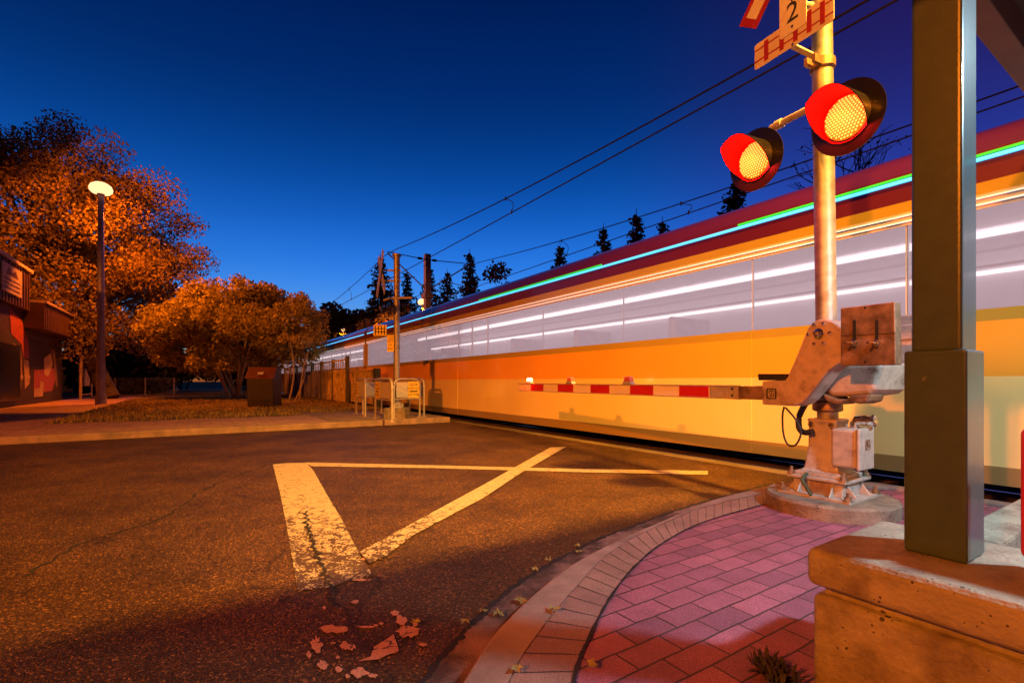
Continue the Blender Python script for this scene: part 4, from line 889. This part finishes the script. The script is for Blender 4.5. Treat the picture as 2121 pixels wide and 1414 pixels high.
b = MB(); b.tube([fc+Z*1.55, fc+V((-.42, -.02, 1.55)), fc+V((-.42, -.02, 1.25))] if False else [fc+Z*2.44, fc+V((-.40, -.02, 2.44)), fc+V((-.40, -.02, 2.25))], .025, 8); b.build('sign_bracket', MATS['alum'], fs_)
c = fc+V((-.40, -.03, 2.14)); b = MB(); b.obox(c, (X1, Y1, Z), (.16, .004, .13)); tp = b.build('track_sign', MATS['sign_yellow'], fs_)
b = MB()
for i in range(4): b.obox(c+V((-.11+.073*i, -.006, 0)), (X1, Y1, Z), (.012, .002, .11))
b.obox(c+V((0, -.0085, .04)), (X1, Y1, Z), (.15, .001, .01)); b.obox(c+V((0, -.0085, -.04)), (X1, Y1, Z), (.15, .001, .01)); b.build('track_symbol', MATS['sign_black'], tp)
c = fc+V((-.07, -.09, .83+.28)); c = V((at(809, 711, fc.y-.1)).to_tuple()); b = MB(); b.obox(c, (X1, Y1, Z), (.085, .004, .20)); cs = b.build('caution_sign', MATS['sign_yellow'], fs_)
for t_, zz, sz in (('CAUTION', .15, .042), ('WATCH', .05, .042), ('FOR', -.03, .042), ('TRAINS', -.13, .046)): b = MB(); b.text(t_, sz, c+V((0, -.006, zz)), X1, Z); b.build('lettering', MATS['sign_black'], cs)
b = MB(); b.obox(c+V((0, -.006, .105)), (X1, Y1, Z), (.075, .001, .005)); b.build('bar', MATS['sign_black'], cs)
b = MB(); b.obox(c+V((.01, .05, .0)), (X1, Y1, Z), (.02, .045, .02)); b.build('sign_bracket', MATS['alum'], fs_)
for x0, lab in ((811, 1),):
    p = gp(812, 876, ZF)
# ------------------------------------------------------------------ overhead line
SM = 20.5
def line(dT, near, label):
    root = empty('overhead_line', W(SM, dT, 5.45), label, 'overhead wire', 'overhead lines above the tracks')
    def zm(s):
        k = (s-SM)/38.0; k = k-math.floor(k); return 6.58-3.9*k*(1-k)*.98
    def off(s): return .12*math.cos(math.pi*(s-SM)/38)
    pm = [W(SM-40+i*1.5, dT+off(SM-40+i*1.5)*.3, zm(SM-40+i*1.5)) for i in range(90)]
    b = MB(); b.tube(pm, .015, 6); b.build('messenger_wire', MATS['black'], root)
    b = MB(); b.tube([W(SM-40+i*4, dT+off(SM-40+i*4), 5.44) for i in range(35)], .014, 6); b.build('contact_wire', MATS['black'], root)
    for s in near:
        p, q = W(s, dT+off(s)*.3, zm(s)), W(s-.2, dT+off(s), 5.44); b = MB(); md = p.lerp(q, .5)+T*-.22
        b.tube(smoothcurve([p, md, q], 5), .010, 5); b.lathe(p-Z*.05, Z, [(.02, 0), (.02, .1)], 6); b.lathe(q-Z*.03, Z, [(.02, 0), (.02, .1)], 6); b.build('dropper', MATS['black'], root)
    return root
line(6.82, (10.9, 27), 'overhead wires of the near track rising highest over the train')
line(10.80, (8.4, 13.5, 26), 'lower pair of overhead wires, of the farther track behind the train')
cp = W(SM, 8.67, -.15); cpole = empty('overhead_line_pole', cp, 'square pale steel overhead line pole behind the train', 'overhead line pole')
b = MB(); b.sdbox(SM-.13, SM+.13, 8.54, 8.80, -.15, 6.75); b.build('pole', MATS['lamp_pole'], cpole, bevel=.01)
b = MB(); b.sdbox(SM-.2, SM+.2, 8.47, 8.87, 4.75, 4.95); b.build('bracket', MATS['lamp_pole'], cpole)
for dT in (6.82, 10.8):
    sg_ = 1 if dT > 8.67 else -1
    b = MB(); b.tube([W(SM, 8.67, 6.5), W(SM, dT, 6.6)], .02, 8); b.lathe(W(SM, 8.67+.35*sg_, 6.52), N, [(.05, -.1), (.06, -.05), (.05, 0), (.06, .05), (.05, .1)], 10); b.build('tie_rod', MATS['black'], cpole)
    b = MB(); b.tube([W(SM, 8.67, 5.1), W(SM, dT, 6.55)], .03, 8); b.build('strut', MATS['galv'], cpole)
    b = MB(); b.tube([W(SM, 8.67+.6*sg_, 5.65), W(SM, dT, 5.47)], .018, 8); b.build('registration_arm', MATS['galv'], cpole)

# ------------------------------------------------------------------ the train (at rest)
def band(name, col, rough=.25, coat=.8, **k): return mat(name, col, rough, var=.04, scale=1.5, coat=coat, **k)
band('tr_amber', (.88, .66, .24), .28); band('tr_orange', (.90, .40, .04), .3); band('tr_silver', (.60, .54, .58), .3)
band('tr_ochre', (.42, .30, .05), .3); band('tr_maroon', (.10, .008, .06), .35); band('tr_plum', (.075, .008, .19), .4); band('tr_track_glow', (.30, .19, .06), .4); emit('tr_streak', (.9, .85, .8), .75)
mat('tr_under', (.012, .010, .009), 1, spec=.03); mat('tr_inside', (.66, .60, .66), .5, var=.05); mat('tr_seat', (.5, .42, .5), .7); mat('tr_gasket', (.10, .07, .07), .5)
emit('led_cyan', (.06, .52, 1.0), 1.6); emit('led_green', (.02, .55, .04), 1.0); emit('tr_tube', (1.0, .90, .88), 3.5)
def pane_mat():
    m = bpy.data.materials.new('tr_pane'); m.use_nodes = True; nt = m.node_tree; L = nt.links
    for n_ in list(nt.nodes):
        if n_.type != 'OUTPUT_MATERIAL': nt.nodes.remove(n_)
    out = [n_ for n_ in nt.nodes][0]
    tr = nd(nt, 'ShaderNodeBsdfTransparent'); em = nd(nt, 'ShaderNodeEmission'); em.inputs['Color'].default_value = (.60, .40, .45, 1); em.inputs['Strength'].default_value = .8
    m1 = nd(nt, 'ShaderNodeMixShader'); m1.inputs['Fac'].default_value = .52; L.new(tr.outputs[0], m1.inputs[1]); L.new(em.outputs[0], m1.inputs[2])
    gl_ = nd(nt, 'ShaderNodeBsdfGlossy'); gl_.inputs['Roughness'].default_value = .03
    fr = nd(nt, 'ShaderNodeFresnel'); fr.inputs['IOR'].default_value = 1.12
    m2 = nd(nt, 'ShaderNodeMixShader'); fm = nd(nt, 'ShaderNodeMath', operation='MULTIPLY'); fm.inputs[1].default_value = .3; L.new(fr.outputs[0], fm.inputs[0]); L.new(fm.outputs[0], m2.inputs['Fac']); L.new(m1.outputs[0], m2.inputs[1]); L.new(gl_.outputs[0], m2.inputs[2])
    L.new(m2.outputs[0], out.inputs['Surface']); MATS['tr_pane'] = m
pane_mat()
D0, D1 = 5.49, 8.15
tr = empty('light_rail_train', W(7, 6.82, 0), 'long light rail train with amber and orange sides, lit windows and cyan roof strip', 'train')
ZW0, ZW1 = 1.60, 2.44
def car(s0, s1):
    """one carriage: banded side panels, window ribbon, doors, roof, inside"""
    bands = [(.15, .30, 'tr_track_glow'), (.30, 1.04, 'tr_amber'), (1.04, 1.50, 'tr_orange'), (1.50, ZW0, 'tr_ochre'), (ZW1, 2.56, 'tr_silver'), (2.56, 2.66, 'tr_ochre'), (2.66, 2.92, 'tr_maroon')]  # lowest band added in gold to imitate the lit track below
    ms = ['tr_amber', 'tr_orange', 'tr_ochre', 'tr_silver', 'tr_maroon', 'tr_inside', 'tr_under', 'tr_streak', 'tr_track_glow']
    b = MB(); th = .05
    # plan of openings along the side
    L_ = s1-s0; plan = []; doors = []; x_ = s0+.2
    seq = ['w', 'd', 'w', 'w', 'd', 'w', 'w', 'w', 'd', 'w', 'w', 'd', 'w']; nw = seq.count('w'); nd__ = seq.count('d'); wd_ = (L_-.4-nd__*1.5)/nw
    for q in seq:
        l = wd_ if q == 'w' else 1.5; plan.append((q, x_, x_+l)); x_ += l
    dspans = [(p, q) for k, p, q in plan if k == 'd']
    def runs():
        cur = s0
        for p, q in dspans: yield cur, p; cur = q
        yield cur, s1
    for p, q in runs():
        for z0, z1, m in bands[:4]: b.sdbox(p, q, D0, D0+th, z0, z1, ms.index(m))
    for z0, z1, m in bands[4:]: b.sdbox(s0, s1, D0, D0+th, z0, z1, ms.index(m))
    b.sdbox(s0, s1, D0-.006, D0, 2.470, 2.482, 7); b.sdbox(s0, s1, D0-.006, D0, 2.525, 2.535, 7)  # glowing lines added to draw white lamp streaks; no lamps sit there
    b.sdbox(s0, s0+.2, D0, D0+th, ZW0, ZW1, 3); b.sdbox(s1-.2, s1, D0, D0+th, ZW0, ZW1, 3)
    for k, p, q in plan:
        if k == 'w':
            b.sdbox(p, p+.004, D0+.02, D0+th, ZW0, ZW1, 3); b.sdbox(q-.004, q, D0+.02, D0+th, ZW0, ZW1, 3)
    for s in (s0, s1-.04): b.sdbox(s, s+.04, D0+th, D1, .40, 2.92, 3)      # end walls
    b.sdbox(s0, s1, D1-.05, D1, .4, 2.92, 5)                                 # off side
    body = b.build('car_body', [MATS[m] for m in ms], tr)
    b = MB(); pr_ = [(D0, 2.92), (D0+.03, 3.0), (D0+.12, 3.1), (D0+.3, 3.2), (D0+.62, 3.29), (6.82, 3.34), (D1-.62, 3.29), (D1-.3, 3.2), (D1-.12, 3.1), (D1-.03, 3.0), (D1, 2.92)]
    n = len(pr_); vs = [W(s, d, z) for s in (s0, s1) for d, z in pr_]
    b.add(vs, [(i, i+1, n+i+1, n+i) for i in range(n-1)]+[tuple(range(n)), tuple(range(2*n-1, n-1, -1))]); rf = b.build('roof', MATS['tr_plum'], body, smooth=40)
    b = MB(); b.sdbox(s0+.1, s1-.1, D0-.016, D0, 2.838, 2.868); b.build('light_strip', MATS['led_cyan'], body)
    for a, c_ in ((-2, 3.43), (5.8, 9.9)):
        if s0 < 0: b = MB(); b.sdbox(a, c_, D0-.016, D0, 2.878, 2.898); b.build('light_strip', MATS['led_green'], body)
    for k, p, q in plan:
        if k == 'w':
            b = MB(); b.sdbox(p+.005, q-.005, D0+.006, D0+.014, ZW0, ZW1); b.build('window', MATS['tr_pane'], body)
        else:
            mdl = (p+q)/2
            for u, v in ((p+.004, mdl-.002), (mdl+.002, q-.004)):
                b = MB()
                for z0, z1, m in bands[:4]: b.sdbox(u, v, D0+.006, D0+.045, z0, z1, ['tr_amber', 'tr_orange', 'tr_ochre', 'tr_silver', 'tr_pane', 'tr_track_glow'].index(m))
                b.sdbox(u, u+.008, D0+.008, D0+.045, ZW0, ZW1, 3); b.sdbox(v-.008, v, D0+.008, D0+.045, ZW0, ZW1, 3); b.sdbox(u+.008, v-.008, D0+.007, D0+.015, ZW0, ZW1, 4)
                b.build('door', [MATS[m] for m in ('tr_amber', 'tr_orange', 'tr_ochre', 'tr_silver', 'tr_pane', 'tr_track_glow')], body)
    # inside
    b = MB(); b.sdbox(s0+.05, s1-.05, D0+.06, D1-.06, .9, .95); b.sdbox(s0+.05, s1-.05, D0+.06, D1-.06, 2.72, 2.76); b.build('interior', MATS['tr_inside'], body)
    for d in (6.2, 7.5): b = MB(); b.sdbox(s0+.4, s1-.4, d-.05, d+.05, 2.64, 2.70); b.build('ceiling_and_streak_light', MATS['tr_tube'], body)
    b = MB(); b.sdbox(s0+.4, s1-.4, 8.03, 8.09, 2.30, 2.345); b.build('ceiling_and_streak_light', MATS['tr_tube'], body)  # added wall tube, placed to draw a bright streak behind the glass
    b = MB(); b.tube([W(s0+.5, 6.35, 2.25), W(s1-.5, 6.35, 2.25)], .018, 8); b.tube([W(s0+.5, 7.2, 2.25), W(s1-.5, 7.2, 2.25)], .018, 8)
    b.build('grab_rail', MATS['chrome'], body)
    seat = None
    for k, p, q in plan:
        if k != 'w': continue
        c_ = (p+q)/2
        if seat is None:
            b = MB(); b.sdbox(c_-.25, c_+.25, 5.62, 6.5, 1.34, 1.42); b.sdbox(c_+.2, c_+.28, 5.62, 6.5, 1.42, 1.92); seat = b.build('seat', MATS['tr_seat'], body, bevel=.03); c0 = c_
        else:
            o = seat.copy(); COL.objects.link(o); o.location = T*(c_-c0)
    # running gear
    b = MB(); b.sdbox(s0+.3, s1-.3, 6.0, 7.65, .40, .6); b.build('underframe', MATS['tr_under'], body)
    for c_ in (s0+3.6, (s0+s1)/2, s1-3.6):
        b = MB(); b.sdbox(c_-1.3, c_+1.3, 5.98, 6.06, .28, .48)
        for k in (-.9, .9): b.lathe(W(c_+k, 6.1, .34), N, [(.34, -.02), (.34, .06), (.37, .07), (.37, .1)], 24); b.lathe(W(c_+k, 7.535, .34), N, [(.37, -.1), (.37, -.07), (.34, -.06), (.34, .02)], 24)
        for k in (-.9, .9): b.tube([W(c_+k, 6.0, .34), W(c_+k, 7.6, .34)], .06, 10)
        b.build('bogie', MATS['tr_under'], body)
    return body
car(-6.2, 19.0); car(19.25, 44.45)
b = MB()
for i in range(3): b.sdbox(19.01+i*.08, 19.07+i*.08, D0+.05, D1-.08, .5, 3.0)
b.build('gangway', MATS['tr_gasket'], tr)

# ------------------------------------------------------------------ shelter: low wall, column, roof
b = MB(); s1_ = .79
def wallprof(z0, z1, i): return None
lw = empty('low_wall', W(-1.5, 1.9, ZP), 'low grooved concrete wall carrying the green shelter column', 'wall')
b = MB(); b.sdbox(-5, s1_-.012, 1.645, 2.19, -.05, .325); b.build('block', MATS['wall_concrete'], lw, bevel=.022, seg=3)
b = MB(); b.sdbox(-5, s1_-.04, 1.675, 2.16, .325, .352); b.build('groove', MATS['wall_concrete'], lw)
b = MB(); b.sdbox(-5, s1_, 1.63, 2.205, .352, .47); b.build('coping', MATS['wall_concrete'], lw, bevel=.024, seg=3)
sh = empty('shelter', W(.53, 1.94, .47), 'green steel shelter column on the low wall holding up a dark roof', 'shelter')
b = MB(); b.sdbox(.456, .606, 1.855, 2.02, .471, 1.093); b.build('column_base', MATS['column_green'], sh, bevel=.008, seg=3)
b = MB(); b.sdbox(.470, .592, 1.869, 2.006, 1.088, 2.9); b.build('column', MATS['column_green'], sh, bevel=.01, seg=3)
b = MB(); b.sdbox(-2.5, .79, .25, 4.9, 2.98, 3.08); b.build('roof', MATS['soffit'], sh)
b = MB(); b.sdbox(.69, .80, .24, 4.91, 2.80, 2.98); b.sdbox(-2.5, .69, .24, .35, 2.80, 2.98); b.build('roof_beam', MATS['bld_metal'], sh, bevel=.006)
LC = V((3.0, 1.10, 2.74))
emit('tube_white', (.92, .95, 1.0), 4)
b = MB(); b.obox(LC+Z*.1, (T, N, Z), (.55, .12, .14)); lm = b.build('shelter_lamp', MATS['sign_white'], sh)
b = MB(); b.obox(LC-Z*.046, (T, N, Z), (.5, .08, .006)); b.build('lamp_lens', MATS['tube_white'], lm)
l = light('lamp_light', 'AREA', LC-Z*.06, (.62, .86, 1.0), 180, lm, size=.25)
l.data.shape = 'RECTANGLE'; l.data.size = .3; l.data.size_y = .16
# end kerb of the platform and red post
b = MB(); b.sdbox(.60, .78, 2.9, 4.7, 0, .30); tag(b.build('platform_kerb', MATS['wall_concrete'], bevel=.015), 'low pale concrete kerb wall seen right of the column base', 'wall')
rpz = W(.30, 1.96, .47); rb = empty('red_cabinet', rpz, 'red rounded cabinet at the right edge standing on the low wall', 'cabinet')
b = MB(); b.sdbox(-.25, .366, 1.930, 1.995, .50, .872); b.build('body', MATS['red_paint'], rb, bevel=.022, seg=4)
b = MB(); b.sdbox(-.23, .345, 1.94, 1.985, .470, .505); b.build('foot', MATS['black'], rb)
